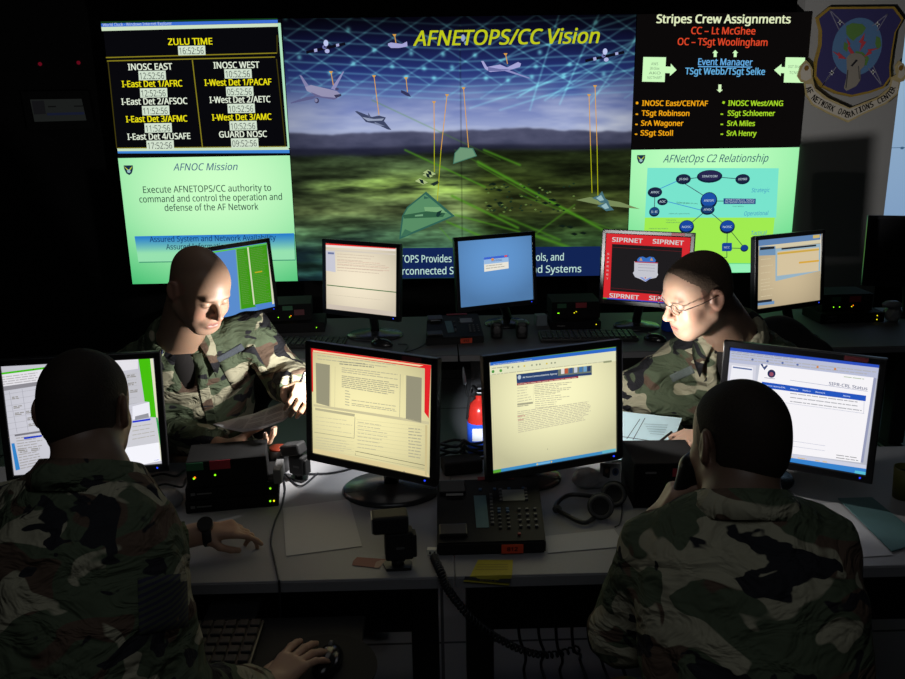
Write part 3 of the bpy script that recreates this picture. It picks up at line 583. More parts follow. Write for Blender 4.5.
# ================================================================== monitors
MON_S = screen_mat('monitor_screen_glow', 1.0, 'AUTO')
LED = lambda n, c, s=1.0: glow('led_'+n, lin(c), s, False)
def label_quad(name, c, ux, uz, w_, h_, m, parent, th=.0015):
    c = Vector(c); ux = Vector(ux).normalized(); uz = Vector(uz).normalized(); n = uz.cross(ux)*-1
    if n.dot(EYE-c) < 0: n = -n
    p = [c-ux*w_/2-uz*h_/2, c+ux*w_/2-uz*h_/2, c+ux*w_/2+uz*h_/2, c-ux*w_/2+uz*h_/2]
    return MB().prism(p, n, th).build(name, m, parent)
def monitor(label, q, base=None, desk=.74, base_r=.12, roll=0.0, W=.376, H=.301, sticker=None, grp='flat monitors', low=False, led=True, bez=.019):
    x, y, z, yaw, tilt = q
    R = Matrix.Rotation(yaw, 3, 'Z') @ Matrix.Rotation(-tilt, 3, 'X') @ Matrix.Rotation(-roll, 3, 'Y')
    ux, uy, uz = R.col[0].copy(), R.col[1].copy(), R.col[2].copy(); C = Vector((x, y, z))
    bx = base if base is not None else (x+uy.x*.10, y+uy.y*.10)
    desk += .0012
    t = thing('monitor', label, 'monitor', (bx[0], bx[1], desk), group=grp)
    at = lambda a, b, h=0: C+ux*a+uz*b+uy*h
    fr = MB()   # bezel as four rounded bars with a sloping back shell
    o1, o2 = W/2+bez, H/2+bez
    for cx, cz, sx, sz in ((0, H/2+bez/2, 2*o1, bez), (0, -H/2-bez/2-.002, 2*o1, bez+.004), (-W/2-bez/2, 0, bez, 2*o2), (W/2+bez/2, 0, bez, 2*o2)):
        fr.box(at(cx, cz, .006), (sx, .022, sz), R, bevel=.003)
    fr.build('bezel', BEZ(), t)
    bs = MB(); v = []
    ring = lambda w_, h_, d: [bs.bm.verts.new(at(a*w_, b*h_, d)) for a, b in ((-1, -1), (1, -1), (1, 1), (-1, 1))]
    r1, r2, r3 = ring(o1-.002, o2-.002, .006), ring(o1-.006, o2-.006, .030), ring(o1*.62, o2*.6, .058)
    for A, B in ((r1, r2), (r2, r3)):
        for k in range(4): bs.bm.faces.new((A[k], A[(k+1) % 4], B[(k+1) % 4], B[k]))
    bs.bm.faces.new(r1); bs.bm.faces.new(r3); bs.build('back_shell', BEZ(), t)
    foot = Vector((bx[0], bx[1], desk))
    MB().tube(loftpts([at(0, -.03, .06), at(0, -.03, .06).lerp(foot, .3)+Vector((0, 0, .02)), foot+Vector((0, 0, .05)), foot+Vector((0, 0, .027))], 4), .022, 12).build('stand', BEZ(), t)
    bm_ = MB().lathe((0, 0, 0), [(base_r, 0), (base_r, .006), (base_r*.94, .013), (base_r*.5, .018), (.03, .026), (.001, .028)], 40)
    bmesh.ops.transform(bm_.bm, matrix=Matrix.Translation(foot) @ Matrix.Diagonal((1.15, .95, 1, 1)), verts=bm_.bm.verts)
    bm_.build('base', mat('monitor_base', (.03, .03, .034), .25, var=.2, scale=90), t)
    if led: MB().ell(at(W/2-.012, -H/2-bez*.5, -.006), (.0026, .002, .0026)).build('power_light', LED('blue', (40, 70, 255), 1.2), t)
    if sticker: label_quad('sticker', at(W/2-.055, H/2+bez*.5, -.0055), ux, uz, .058, .012, mat('dull_red_label', (.16, .02, .03), .6), t)
    c = Canvas(at(0, 0, .0005), ux, uz, eps=.0004); c.w = W; c.h = H; c.t = t; c.q = q
    return c
def rows(c, pts, n, col, seed, h=.003, z=3, wmin=.006, wmax=.022, fill=1.0, ragged=.4):
    """text-like rows inside a quad given in photo corner points TL TR BR BL"""
    if c.t.name.startswith('monitor') and sum(col) < 620: col = tuple(x*.62+y*.38 for x, y in zip(col, (225, 218, 185)))
    r = random.Random(seed); L = [Vector(c.L(*p)) for p in pts]
    for i in range(n):
        a = L[0].lerp(L[3], (i+.5)/n); b_ = L[1].lerp(L[2], (i+.5)/n)
        if r.random() > fill: continue
        d = (b_-a); n_ = d.length; d.normalize(); m = Vector((-d.y, d.x))*h; x = 0; end = n_*(1-ragged*r.random())
        while x < end:
            e = min(end, x+r.uniform(wmin, wmax)); p = a+d*x; q_ = a+d*e
            c.add([tuple(p), tuple(q_), tuple(q_+m), tuple(p+m)], [(0, 1, 2, 3)], col, z); x = e+wmin*.35
def glowgrid(base, k=.35, cx=.45, cy=.5):
    return lambda u, v: [b_*(1-k*np.clip(((u-cx)**2+(v-cy)**2)*1.3, 0, .6)) for b_ in base]

# ---- front row, centre left (document, red frame)
c = monitor('front monitor with cream document page framed in red', (-.184, 2.145, 1.036, -.505, .073), base=(-.14, 2.28), sticker=True, grp='front desk monitors', base_r=.125)
c.grid(c.w, c.h, 16, 14, glowgrid((250, 240, 182)))
S = lambda x, y: (300+x/4.529, 330+y/4.529)
Pq = lambda pts, col, z=1: c.P([S(*p) for p in pts], col, z)
RED = (225, 35, 40)
Pq([(50, 82), (594, 160), (593, 178), (50, 98)], RED, 1); Pq([(60, 91), (560, 160), (540, 165), (60, 98)], (240, 215, 170), 2); Pq([(50, 98), (58, 98), (60, 280), (52, 278)], RED, 1)
Pq([(566, 165), (593, 170), (584, 400), (564, 372)], RED, 2)
Pq([(72, 148), (136, 158), (134, 346), (75, 330)], (152, 148, 122), 2); Pq([(482, 205), (552, 216), (550, 420), (480, 402)], (150, 146, 122), 2)
Pq([(134, 158), (142, 158), (140, 348), (134, 346)], (225, 215, 165), 1)
rows(c, [S(80, 108), S(540, 168), S(540, 192), S(80, 140)], 2, (165, 160, 130), 3, .0025, fill=1)
rows(c, [S(180, 140), S(372, 158), S(372, 180), S(180, 160)], 2, (110, 110, 95), 8, .003)
rows(c, [S(190, 168), S(455, 200), S(452, 232), S(190, 195)], 3, (165, 158, 125), 4, .0025)
rows(c, [S(190, 205), S(455, 240), S(452, 305), S(190, 262)], 7, (150, 145, 115), 5, .0026, ragged=.25)
rows(c, [S(205, 270), S(232, 275), S(230, 350), S(205, 345)], 6, (165, 160, 130), 6, .0025)
rows(c, [S(235, 315), S(450, 345), S(450, 375), S(235, 345)], 4, (165, 160, 125), 7, .0022, fill=.8)
c.line(S(160, 165), S(158, 350), .001, (200, 192, 150), 2); c.line(S(455, 200), S(452, 395), .0012, (150, 148, 122), 2); c.line(S(475, 205), S(470, 400), .0015, (235, 225, 170), 3)
Pq([(62, 335), (585, 415), (585, 428), (62, 345)], (205, 196, 155), 2); Pq([(70, 352), (250, 380), (248, 392), (70, 362)], (185, 178, 142), 3)
c.line(S(250, 395), S(246, 490), .0015, (150, 145, 120), 3); c.line(S(65, 462), S(246, 490), .0015, (160, 155, 125), 3)
rows(c, [S(72, 385), S(240, 405), S(240, 480), S(72, 455)], 4, (205, 196, 150), 9, .002, fill=.7)
rows(c, [S(72, 480), S(240, 505), S(240, 560), S(72, 540)], 5, (185, 178, 140), 10, .002, fill=.9)
for y in range(5): c.line(S(62, 482+y*15), S(246, 506+y*15), .0006, (205, 198, 155), 2)
for y in range(9): c.line(S(256, 405+y*18), S(580, 440+y*20), .0007, (205, 198, 155), 2)
rows(c, [S(262, 410), S(400, 430), S(400, 560), S(262, 540)], 8, (185, 178, 140), 11, .0024, fill=.95)
rows(c, [S(492, 440), S(555, 446), S(550, 590), S(492, 580)], 10, (150, 145, 118), 12, .003, ragged=.1)
c.line(S(252, 548), S(566, 612), .0014, (90, 85, 70), 4); c.line(S(252, 556), S(252, 566), .001, (90, 85, 70), 4); c.line(S(250, 566), S(565, 628), .001, (160, 155, 125), 4)
Pq([(568, 430), (578, 431), (576, 660), (566, 655)], (205, 190, 140), 3); Pq([(60, 535), (575, 640), (590, 668), (60, 554)], (222, 204, 152), 2)
for k, x in enumerate((70, 160, 220, 300, 350, 470)): Pq([(x, 556+(x-60)*.2), (x+6, 557+(x-60)*.2), (x+6, 563+(x-60)*.2), (x, 562+(x-60)*.2)], (150, 140, 120), 4)
c.build('screen_picture', MON_S, c.t)
# ---- front row, centre right (web page)
c = monitor('front monitor showing cream web page with blue banner', (.316, 2.15, 1.029, .34, .078), base=(.25, 2.34), base_r=.10, grp='front desk monitors')
c.grid(c.w, c.h, 16, 14, glowgrid((252, 248, 198), .4, .5, .35))
S = lambda x, y: (470+x/4.244, 330+y/4.244)
Pq([(85, 131), (622, 68), (622, 74), (85, 138)], (90, 150, 45), 1); Pq([(85, 138), (622, 74), (622, 88), (85, 152)], (45, 105, 200), 1); Pq([(85, 152), (622, 88), (622, 130), (85, 192)], (226, 226, 190), 1)
c.text('Air Force Communications Agency - Microsoft', S(98, 148), S(262, 128), .0024, (235, 240, 230), 4)
rows(c, [S(92, 160), S(190, 150), S(190, 158), S(92, 168)], 1, (120, 125, 110), 3, .002); c.disc(S(97, 176), .004, .004, (70, 150, 60), 3); c.disc(S(130, 172), .004, .004, (90, 160, 70), 3)
for x in (160, 180, 205, 230, 262, 282, 296, 325, 345, 360): c.disc(S(x, 168-(x-90)*.11), .0025, .0025, (150, 155, 130) if x not in (230, 325) else (215, 190, 70), 3)
rows(c, [S(92, 188), S(590, 130), S(590, 136), S(92, 194)], 1, (170, 170, 140), 4, .002, ragged=0); Pq([(565, 132), (600, 128), (600, 136), (565, 140)], (150, 155, 120), 4)
Pq([(196, 188), (516, 150), (516, 190), (198, 226)], (44, 66, 110), 3); Pq([(372, 167), (516, 150), (516, 180), (372, 194)], (110, 120, 110), 4)
for x, col in ((385, (225, 220, 215)), (400, (190, 90, 60)), (420, (60, 90, 140)), (440, (200, 205, 215)), (462, (70, 120, 170)), (480, (110, 160, 200)), (496, (40, 60, 100))): Pq([(x, 166-(x-372)*.11), (x+14, 164-(x-372)*.11), (x+14, 186-(x-372)*.1), (x, 188-(x-372)*.1)], col, 5)
c.text('Air Force Communications Agency', S(222, 204), S(368, 187), .0042, (210, 220, 225), 6, bold=.02); c.disc(S(208, 200), .005, .006, (180, 195, 210), 6)
Pq([(198, 226), (458, 195), (458, 203), (198, 235)], (150, 40, 60), 5); Pq([(458, 195), (516, 190), (516, 192), (458, 203)], (225, 225, 190), 5)
rows(c, [S(202, 228), S(450, 200), S(450, 205), S(202, 234)], 1, (225, 190, 180), 6, .0016, z=6, ragged=0)
rows(c, [S(200, 242), S(262, 236), S(262, 300), S(200, 312)], 6, (190, 186, 150), 5, .0022); Pq([(200, 312), (266, 304), (266, 312), (200, 320)], (165, 162, 135), 3)
rows(c, [S(200, 314), S(262, 306), S(262, 322), S(200, 330)], 2, (140, 138, 112), 6, .0025, z=4)
rows(c, [S(272, 232), S(440, 218), S(440, 262), S(272, 276)], 6, (175, 172, 138), 7, .0022, fill=.85)
rows(c, [S(275, 275), S(440, 258), S(440, 330), S(275, 345)], 8, (180, 175, 142), 8, .002, fill=.8, ragged=.5)
rows(c, [S(200, 345), S(515, 300), S(515, 380), S(204, 440)], 12, (186, 180, 148), 9, .0024, ragged=.12)
rows(c, [S(200, 360), S(240, 355), S(240, 385), S(204, 392)], 2, (190, 90, 90), 10, .002)
c.line(S(268, 236), S(268, 312), .0007, (210, 205, 165), 2); c.disc(S(328, 505), .0008, .0015, (120, 120, 100), 3)
Pq([(95, 595), (618, 504), (618, 516), (97, 609)], (62, 140, 195), 1); Pq([(95, 596), (132, 589), (132, 601), (97, 608)], (90, 165, 50), 2); Pq([(280, 566), (340, 556), (340, 564), (280, 574)], (110, 175, 220), 2)
for x in (285, 345): c.disc(S(x, 570-(x-280)*.175), .0022, .0022, (230, 190, 90), 3)
Pq([(560, 512), (618, 502), (618, 514), (560, 524)], (100, 180, 200), 3); c.text('CE', S(330, 577), S(342, 575), .002, (240, 240, 230), 4)
c.build('screen_picture', MON_S, c.t)
# ---- front row, right (slide)
c = monitor('front right monitor with white slide, blue header row, red top', (.981, 2.172, 1.004, -.53, .08), base=(.92, 2.30), grp='front desk monitors', sticker=True, base_r=.11)
c.grid(c.w, c.h, 16, 14, glowgrid((205, 208, 222), .2))
S = lambda x, y: (715+x/3.995, 330+y/3.995)
Pq([(60, 63), (662, 130), (662, 136), (60, 70)], (190, 30, 40), 1); Pq([(60, 70), (662, 136), (660, 152), (60, 82)], (45, 80, 190), 1); Pq([(60, 82), (660, 152), (658, 196), (56, 128)], (185, 190, 215), 1)
rows(c, [S(66, 84), S(400, 122), S(400, 134), S(66, 98)], 2, (120, 130, 165), 3, .0022); rows(c, [S(66, 98), S(650, 165), S(650, 188), S(66, 122)], 2, (150, 155, 185), 4, .003, ragged=.1)
for x in (150, 210, 270, 330, 410, 480): c.disc(S(x, 108+(x-66)*.115), .003, .003, (90, 110, 170) if x not in (410, 480) else (210, 130, 60), 3)
Pq([(45, 128), (165, 142), (160, 215), (40, 205)], (212, 212, 225), 2); Pq([(68, 140), (152, 150), (150, 208), (60, 200)], (238, 238, 245), 3); c.line(S(72, 148), S(148, 158), .004, (90, 110, 160), 4)
Pq([(180, 135), (635, 190), (582, 530), (130, 470)], (246, 244, 248), 2)
Pq([(182, 136), (190, 134), (196, 148), (206, 140), (212, 142), (198, 160)], (60, 75, 120), 4); c.disc(S(226, 174), .0105, .0115, (40, 45, 85), 4); c.disc(S(226, 176), .0055, .006, (150, 80, 100), 5); c.line(S(198, 190), S(240, 195), .0012, (70, 80, 120), 4)
c.text('SIPR-CRL Status', S(455, 219), S(608, 240), .0085, (70, 80, 120), 5, bold=.01); rows(c, [S(515, 183), S(630, 197), S(630, 206), S(515, 192)], 1, (120, 160, 120), 5, .0018)
c.line(S(300, 200), S(610, 245), .0009, (120, 130, 170), 3)
Pq([(188, 206), (604, 262), (602, 284), (186, 229)], (35, 85, 190), 4)
for i, (t_, x, x2) in enumerate((('Server Name/CRL', 202, 282), ('Hours', 302, 332), ('Status', 350, 382), ('Remark', 402, 440), ('Notes', 512, 540))): c.text(t_, S(x, 222+(x-202)*.135), S(x2, 222+(x2-202)*.135), .0034, (215, 225, 245), 6, bold=.02)
for i in range(3): rows(c, [S(300, 250+i*16), S(590, 288+i*16), S(590, 296+i*16), S(300, 258+i*16)], 1, (135, 140, 170), 20+i, .0025, ragged=.1, z=3)
for a, b_ in (((280, 290), (596, 333)), ((186, 229), (200, 232)), ((596, 285), (594, 333)), ((282, 460), (440, 482)), ((290, 440), (440, 462))): c.line(S(*a), S(*b_), .0008, (160, 165, 190), 4)
rows(c, [S(485, 495), S(575, 508), S(572, 528), S(483, 516)], 2, (110, 115, 140), 25, .0022, ragged=.1)
Pq([(634, 190), (645, 192), (592, 530), (582, 528)], (150, 155, 185), 3)
Pq([(270, 490), (612, 540), (610, 555), (270, 505)], (205, 208, 225), 4); Pq([(270, 505), (612, 555), (598, 580), (268, 527)], (55, 130, 205), 4)
for x in (290, 330, 350, 400, 430): rows(c, [S(x, 500+(x-270)*.145), S(x+26, 504+(x-270)*.145), S(x+26, 510+(x-270)*.145), S(x, 506+(x-270)*.145)], 1, (215, 170, 90), 31+x, .0025, z=5)
Pq([(560, 560), (604, 567), (600, 580), (556, 572)], (90, 190, 215), 5)
c.build('screen_picture', MON_S, c.t)
# ---- front row, far left (spreadsheet, green strip)
c = monitor('front left monitor with white forms and bright green strip', (-.951, 2.170, 1.029, .215, .04), roll=-.026, base=(-.98, 2.30), grp='front desk monitors')
c.grid(c.w, c.h, 16, 14, glowgrid((208, 208, 218), .15))
S = lambda x, y: (x/4.528, 340+y/4.528)
GR = (70, 190, 15)
Pq([(-10, 150), (686, 60), (686, 68), (-10, 159)], GR, 1); Pq([(-10, 159), (625, 78), (625, 130), (-10, 222)], (228, 226, 232), 1)
rows(c, [S(0, 166), S(180, 143), S(180, 186), S(0, 210)], 4, (150, 150, 175), 3, .0025, ragged=.1); Pq([(0, 212), (186, 186), (186, 204), (5, 232)], (140, 138, 145), 3)
for i in range(8): c.line(S(10, 248+i*27), S(620, 150+i*27), .0008, (165, 165, 172), 2)
for a, b_ in (((42, 232), (78, 420)), ((100, 222), (128, 412))): c.line(S(*a), S(*b_), .001, (160, 160, 170), 2)
for k, (x, y) in enumerate(((55, 258), (62, 300), (68, 330), (118, 322), (125, 352), (130, 380), (82, 492), (90, 500), (142, 492), (575, 160), (580, 195), (590, 228))): rows(c, [S(x, y), S(x+42, y-5), S(x+42, y+10), S(x, y+14)], 2, (100, 100, 115), 40+k, .0028)
Pq([(66, 428), (186, 410), (188, 418), (68, 436)], (120, 118, 125), 3); Pq([(108, 440), (190, 429), (190, 437), (110, 449)], (30, 60, 190), 4); rows(c, [S(72, 440), S(200, 425), S(222, 560), S(95, 590)], 12, (125, 125, 142), 60, .0024, fill=.9)
Pq([(52, 468), (66, 466), (92, 585), (72, 590)], (50, 130, 200), 4)
Pq([(625, 76), (688, 66), (712, 350), (680, 348), (676, 280), (655, 278)], GR, 3); Pq([(678, 68), (690, 66), (742, 540), (728, 545)], (225, 225, 195), 4); Pq([(706, 350), (714, 350), (742, 530), (734, 534)], (60, 165, 90), 5)
Pq([(560, 150), (625, 145), (655, 278), (560, 300)], (195, 195, 202), 2); Pq([(600, 300), (676, 280), (682, 345), (600, 360)], (236, 236, 245), 4); Pq([(612, 345), (672, 330), (675, 350), (612, 362)], (150, 150, 158), 5); Pq([(600, 366), (680, 354), (682, 362), (600, 374)], (20, 50, 215), 5)
Pq([(560, 380), (706, 350), (730, 460), (550, 490)], (205, 205, 212), 3); Pq([(550, 490), (722, 462), (735, 545), (540, 585)], (245, 245, 252), 4)
rows(c, [S(600, 385), S(700, 370), S(705, 440), S(600, 460)], 4, (150, 150, 160), 70, .0022, z=4); c.text('ok', S(700, 546), S(722, 542), .003, (60, 90, 230), 6)
c.build('screen_picture', MON_S, c.t)
# ---- rear row
c = monitor('rear monitor with pale document and red title line', (-.335, 3.747, 1.077, -.509, .073), base=(-.30, 4.02), grp='rear desk monitors', base_r=.12)
c.grid(c.w, c.h, 12, 10, glowgrid((245, 232, 205), .3)); S = lambda x, y: (270+x/2.586, 225+y/2.586)
Pq([(143, 47), (325, 58), (325, 62), (143, 51)], (225, 40, 40), 1); Pq([(143, 51), (325, 62), (325, 68), (144, 57)], (235, 225, 215), 1); Pq([(144, 66), (168, 68), (170, 122), (145, 118)], (200, 200, 212), 2); Pq([(150, 70), (166, 71), (166, 76), (150, 75)], (110, 120, 160), 3)
Pq([(144, 62), (325, 74), (325, 78), (144, 66)], (215, 205, 190), 2)
rows(c, [S(174, 72), S(318, 82), S(318, 140), S(174, 128)], 8, (200, 175, 160), 3, .003, fill=.8, ragged=.6); rows(c, [S(174, 88), S(318, 98), S(318, 124), S(174, 114)], 3, (205, 150, 140), 5, .002, ragged=.3)
c.line(S(147, 155), S(327, 174), .004, (60, 110, 60), 3); Pq([(148, 204), (327, 225), (327, 237), (148, 216)], (205, 192, 178), 2); rows(c, [S(150, 178), S(320, 196), S(320, 200), S(150, 182)], 1, (215, 200, 180), 9, .003)
c.build('screen_picture', MON_S, c.t)
c = monitor('rear monitor showing plain blue desktop with small login box', (.283, 3.865, 1.080, .388, .084), base=(.36, 4.20), grp='rear desk monitors', base_r=.10)
c.grid(c.w, c.h, 12, 10, glowgrid((98, 150, 208), .35, .5, .3))
Pq([(553, 84), (616, 77), (617, 112), (554, 121)], (232, 228, 215), 2); Pq([(553, 84), (616, 77), (616, 83), (553, 90)], (60, 100, 205), 3); Pq([(553, 90), (616, 83), (616, 95), (554, 102)], (150, 185, 225), 3)
c.text('Windows', S(572, 95), S(600, 92), .010, (40, 70, 140), 5); c.disc(S(575, 89), .008, .006, (225, 150, 60), 5); rows(c, [S(558, 104), S(612, 98), S(612, 110), S(558, 117)], 2, (150, 150, 150), 3, .004, z=4); Pq([(606, 78.5), (613, 77.8), (613, 82), (606, 82.6)], (220, 80, 60), 4)
c.build('screen_picture', MON_S, c.t)
c = monitor('rear monitor behind bald man filled with green table', (-.893, 3.784, 1.072, .842, .093), base=(-.98, 4.10), grp='rear desk monitors', base_r=.11)
c.grid(c.w, c.h, 4, 4, lambda u, v: [90+0*u, 140+0*u, 205+0*u]); S = lambda x, y: (200+x/6.79, 230+y/6.79)
Pq([(-60, 170), (455, 88), (458, 96), (-60, 180)], (90, 200, 30), 2); Pq([(242, 132), (452, 98), (492, 502), (272, 540)], (62, 150, 22), 2); Pq([(240, 130), (246, 129), (280, 540), (272, 540)], (120, 180, 120), 3)
Pq([(318, 118), (328, 116), (372, 505), (362, 508)], (210, 220, 180), 4); Pq([(452, 92), (464, 90), (503, 500), (490, 504)], (215, 215, 190), 4); Pq([(372, 508), (505, 485), (508, 535), (395, 545)], (80, 130, 205), 3)
rows(c, [S(252, 140), S(312, 130), S(352, 500), S(290, 510)], 30, (40, 110, 20), 5, .0016, ragged=.3); rows(c, [S(340, 128), S(446, 110), S(482, 480), S(376, 498)], 32, (38, 105, 18), 6, .0016, ragged=.3); Pq([(370, 285), (420, 277), (421, 285), (371, 293)], (190, 170, 30), 5)
c.build('screen_picture', MON_S, c.t)
c = monitor('rear monitor with red SIPRNET border and dark centre', (.953, 3.774, 1.096, -.431, .093), base=(1.0, 4.09), grp='rear desk monitors', base_r=.10, sticker=True)
c.grid(c.w, c.h, 4, 4, lambda u, v: [30+0*u, 28+0*u, 30+0*u]); S = lambda x, y: (590+x/7.545, 220+y/7.545)
RD = (215, 42, 48)
Pq([(118, 100), (765, 135), (762, 212), (116, 178)], RD, 1); Pq([(118, 100), (170, 103), (150, 596), (100, 584)], RD, 1); Pq([(105, 530), (735, 580), (728, 655), (100, 584)], RD, 1); Pq([(700, 130), (765, 135), (728, 655), (672, 650)], RD, 1)
Pq([(100, 584), (728, 632), (727, 652), (98, 596)], (40, 70, 190), 3); Pq([(98, 584), (130, 587), (130, 598), (98, 595)], (60, 150, 50), 4)
for a, b_ in (((168, 162), (396, 174)), ((474, 176), (705, 190))): c.text('SIPRNET', S(*a), S(*b_), .019, (205, 205, 205), 5, bold=.03)
for a, b_ in (((147, 583), (368, 600)), ((446, 602), (672, 620))): c.text('SIPRNET', S(*a), S(*b_), .019, (205, 205, 205), 5, bold=.03)
for i, ch in enumerate('SIPRNET'): c.text(ch, S(131-i*1.2, 262+i*31), S(145-i*1.2, 263+i*31), .008, (205, 180, 180), 5, bold=.02)
for a, b_ in (((172, 205), (690, 238)), ((155, 512), (540, 545))): c.line(S(*a), S(*b_), .0012, (120, 30, 35), 2)
Pq([(355, 300), (372, 280), (400, 276), (425, 288), (450, 276), (482, 282), (498, 305), (490, 320), (360, 315)], (55, 110, 190), 3)
for x in (385, 465): Pq([(x-12, 305), (x, 283), (x+12, 308)], (200, 150, 90), 4)
Pq([(335, 312), (512, 320), (510, 398), (515, 412), (500, 435), (450, 445), (420, 466), (380, 445), (340, 430), (324, 400), (334, 385)], (195, 196, 205), 4); Pq([(338, 312), (512, 320), (512, 328), (338, 320)], (170, 60, 80), 5)
for y in (335, 358, 380): c.line(S(365, y), S(490, y+6), .0012, (110, 110, 125), 6)
c.disc(S(418, 436), .003, .003, (190, 60, 60), 6); Pq([(372, 428), (400, 434), (420, 452), (445, 436), (470, 432), (420, 464)], (130, 150, 215), 5)
c.build('screen_picture', MON_S, c.t)
c = monitor('rear right monitor tilted, showing beige mail window', (1.58, 3.698, 1.088, .412, .093), base=(1.66, 3.82), grp='rear desk monitors')
c.grid(c.w, c.h, 12, 10, glowgrid((205, 186, 150), .3)); S = lambda x, y: (740+x/6.79, 220+y/6.79)
Pq([(127, 138), (550, 95), (550, 132), (127, 178)], (95, 130, 175), 1); Pq([(495, 104), (540, 99), (540, 120), (495, 125)], (205, 180, 110), 2); Pq([(125, 178), (550, 132), (550, 155), (125, 205)], (210, 200, 170), 1)
Pq([(130, 180), (240, 178), (240, 238), (128, 242)], (110, 145, 180), 2); Pq([(135, 186), (232, 178), (232, 195), (135, 205)], (35, 38, 42), 3)
Pq([(240, 195), (545, 160), (542, 345), (240, 415)], (150, 178, 195), 2); Pq([(252, 215), (535, 185), (532, 345), (250, 380)], (212, 194, 158), 3); Pq([(280, 190), (515, 166), (515, 178), (280, 202)], (40, 45, 50), 4)
Pq([(252, 222), (535, 194), (535, 206), (252, 236)], (205, 165, 70), 4); Pq([(398, 284), (535, 270), (535, 282), (398, 296)], (215, 165, 60), 4); Pq([(118, 548), (215, 536), (215, 553), (118, 565)], (40, 42, 48), 3); Pq([(118, 560), (232, 548), (232, 570), (118, 582)], (110, 145, 185), 2)
rows(c, [S(140, 260), S(230, 250), S(230, 520), S(140, 535)], 12, (196, 178, 142), 3, .003, fill=.5); Pq([(545, 110), (550, 100), (552, 500), (545, 540)], (230, 225, 210), 3)
c.build('screen_picture', MON_S, c.t)
# dark monitor at far right (switched off)
c = monitor('switched off black monitor at far right of rear desk', (2.30, 4.02, 1.11, -.25, .08), base=(2.44, 4.24), base_r=.10, grp='rear desk monitors', led=False)
c.grid(c.w, c.h, 2, 2, lambda u, v: [6+0*u, 6+0*u, 7+0*u]); c.build('screen_glass', mat('dark_screen', (.008, .008, .009), .25, var=.1), c.t)

# ================================================================== desks
DT = mat('grey_laminate', (.30, .30, .315), .5, var=.05, scale=300, spec=.3)
DTR = mat('grey_laminate_shaded', (.13, .13, .135), .6, var=.08, scale=300, spec=.2)  # darker copy of the grey laminate; rear desks' dimness is put into the colour
DE = mat('desk_edge', (.22, .22, .235), .5, var=.08, scale=200)
DL = mat('desk_leg_metal', (.028, .028, .030), .5, var=.2)
def desk(label, x0, x1, y0, y1, grp, z=.74):
    t = thing('desk', label, 'desk', ((x0+x1)/2, (y0+y1)/2, 0), group=grp)
    MB().box(((x0+x1)/2, (y0+y1)/2, z-.015), (x1-x0-.001, y1-y0, .03), bevel=.002).build('desktop', DT if y0 < 3 else DTR, t)
    MB().box(((x0+x1)/2, y0-.001, z-.0165), (x1-x0-.006, .004, .025)).build('edge_band', DE, t)
    hp = .56 if y0 < 3 else .38
    MB().box(((x0+x1)/2, y1-.06, z-.03-hp/2), (x1-x0-.16, .02, hp)).build('modesty_panel', DL, t)
    ins = .085 if y0 < 3 else .30
    for x in (x0+ins, x1-ins):
        MB().box((x, y1-.16, (z-.03)/2+.02), (.085, .10, z-.07), bevel=.006).box((x, (y0+y1)/2, .02), (.07, y1-y0-.06, .035), bevel=.008).box((x, (y0+y1)/2, z-.05), (.05, y1-y0-.1, .035)).build('leg', DL, t)
desk('front desk on the left, grey top, under bald man', -1.75, .031, 1.80, 2.52, 'front desks')
desk('front desk on the right, grey top, holding yellow slip', .033, 1.80, 1.80, 2.52, 'front desks')
desk('rear desk on the left, dim grey top below red-lined monitor', -1.25, .095, 3.66, 4.40, 'rear desks')
desk('rear desk on the right, dim grey top with keyboard and boxes', .099, 2.75, 3.66, 4.40, 'rear desks')
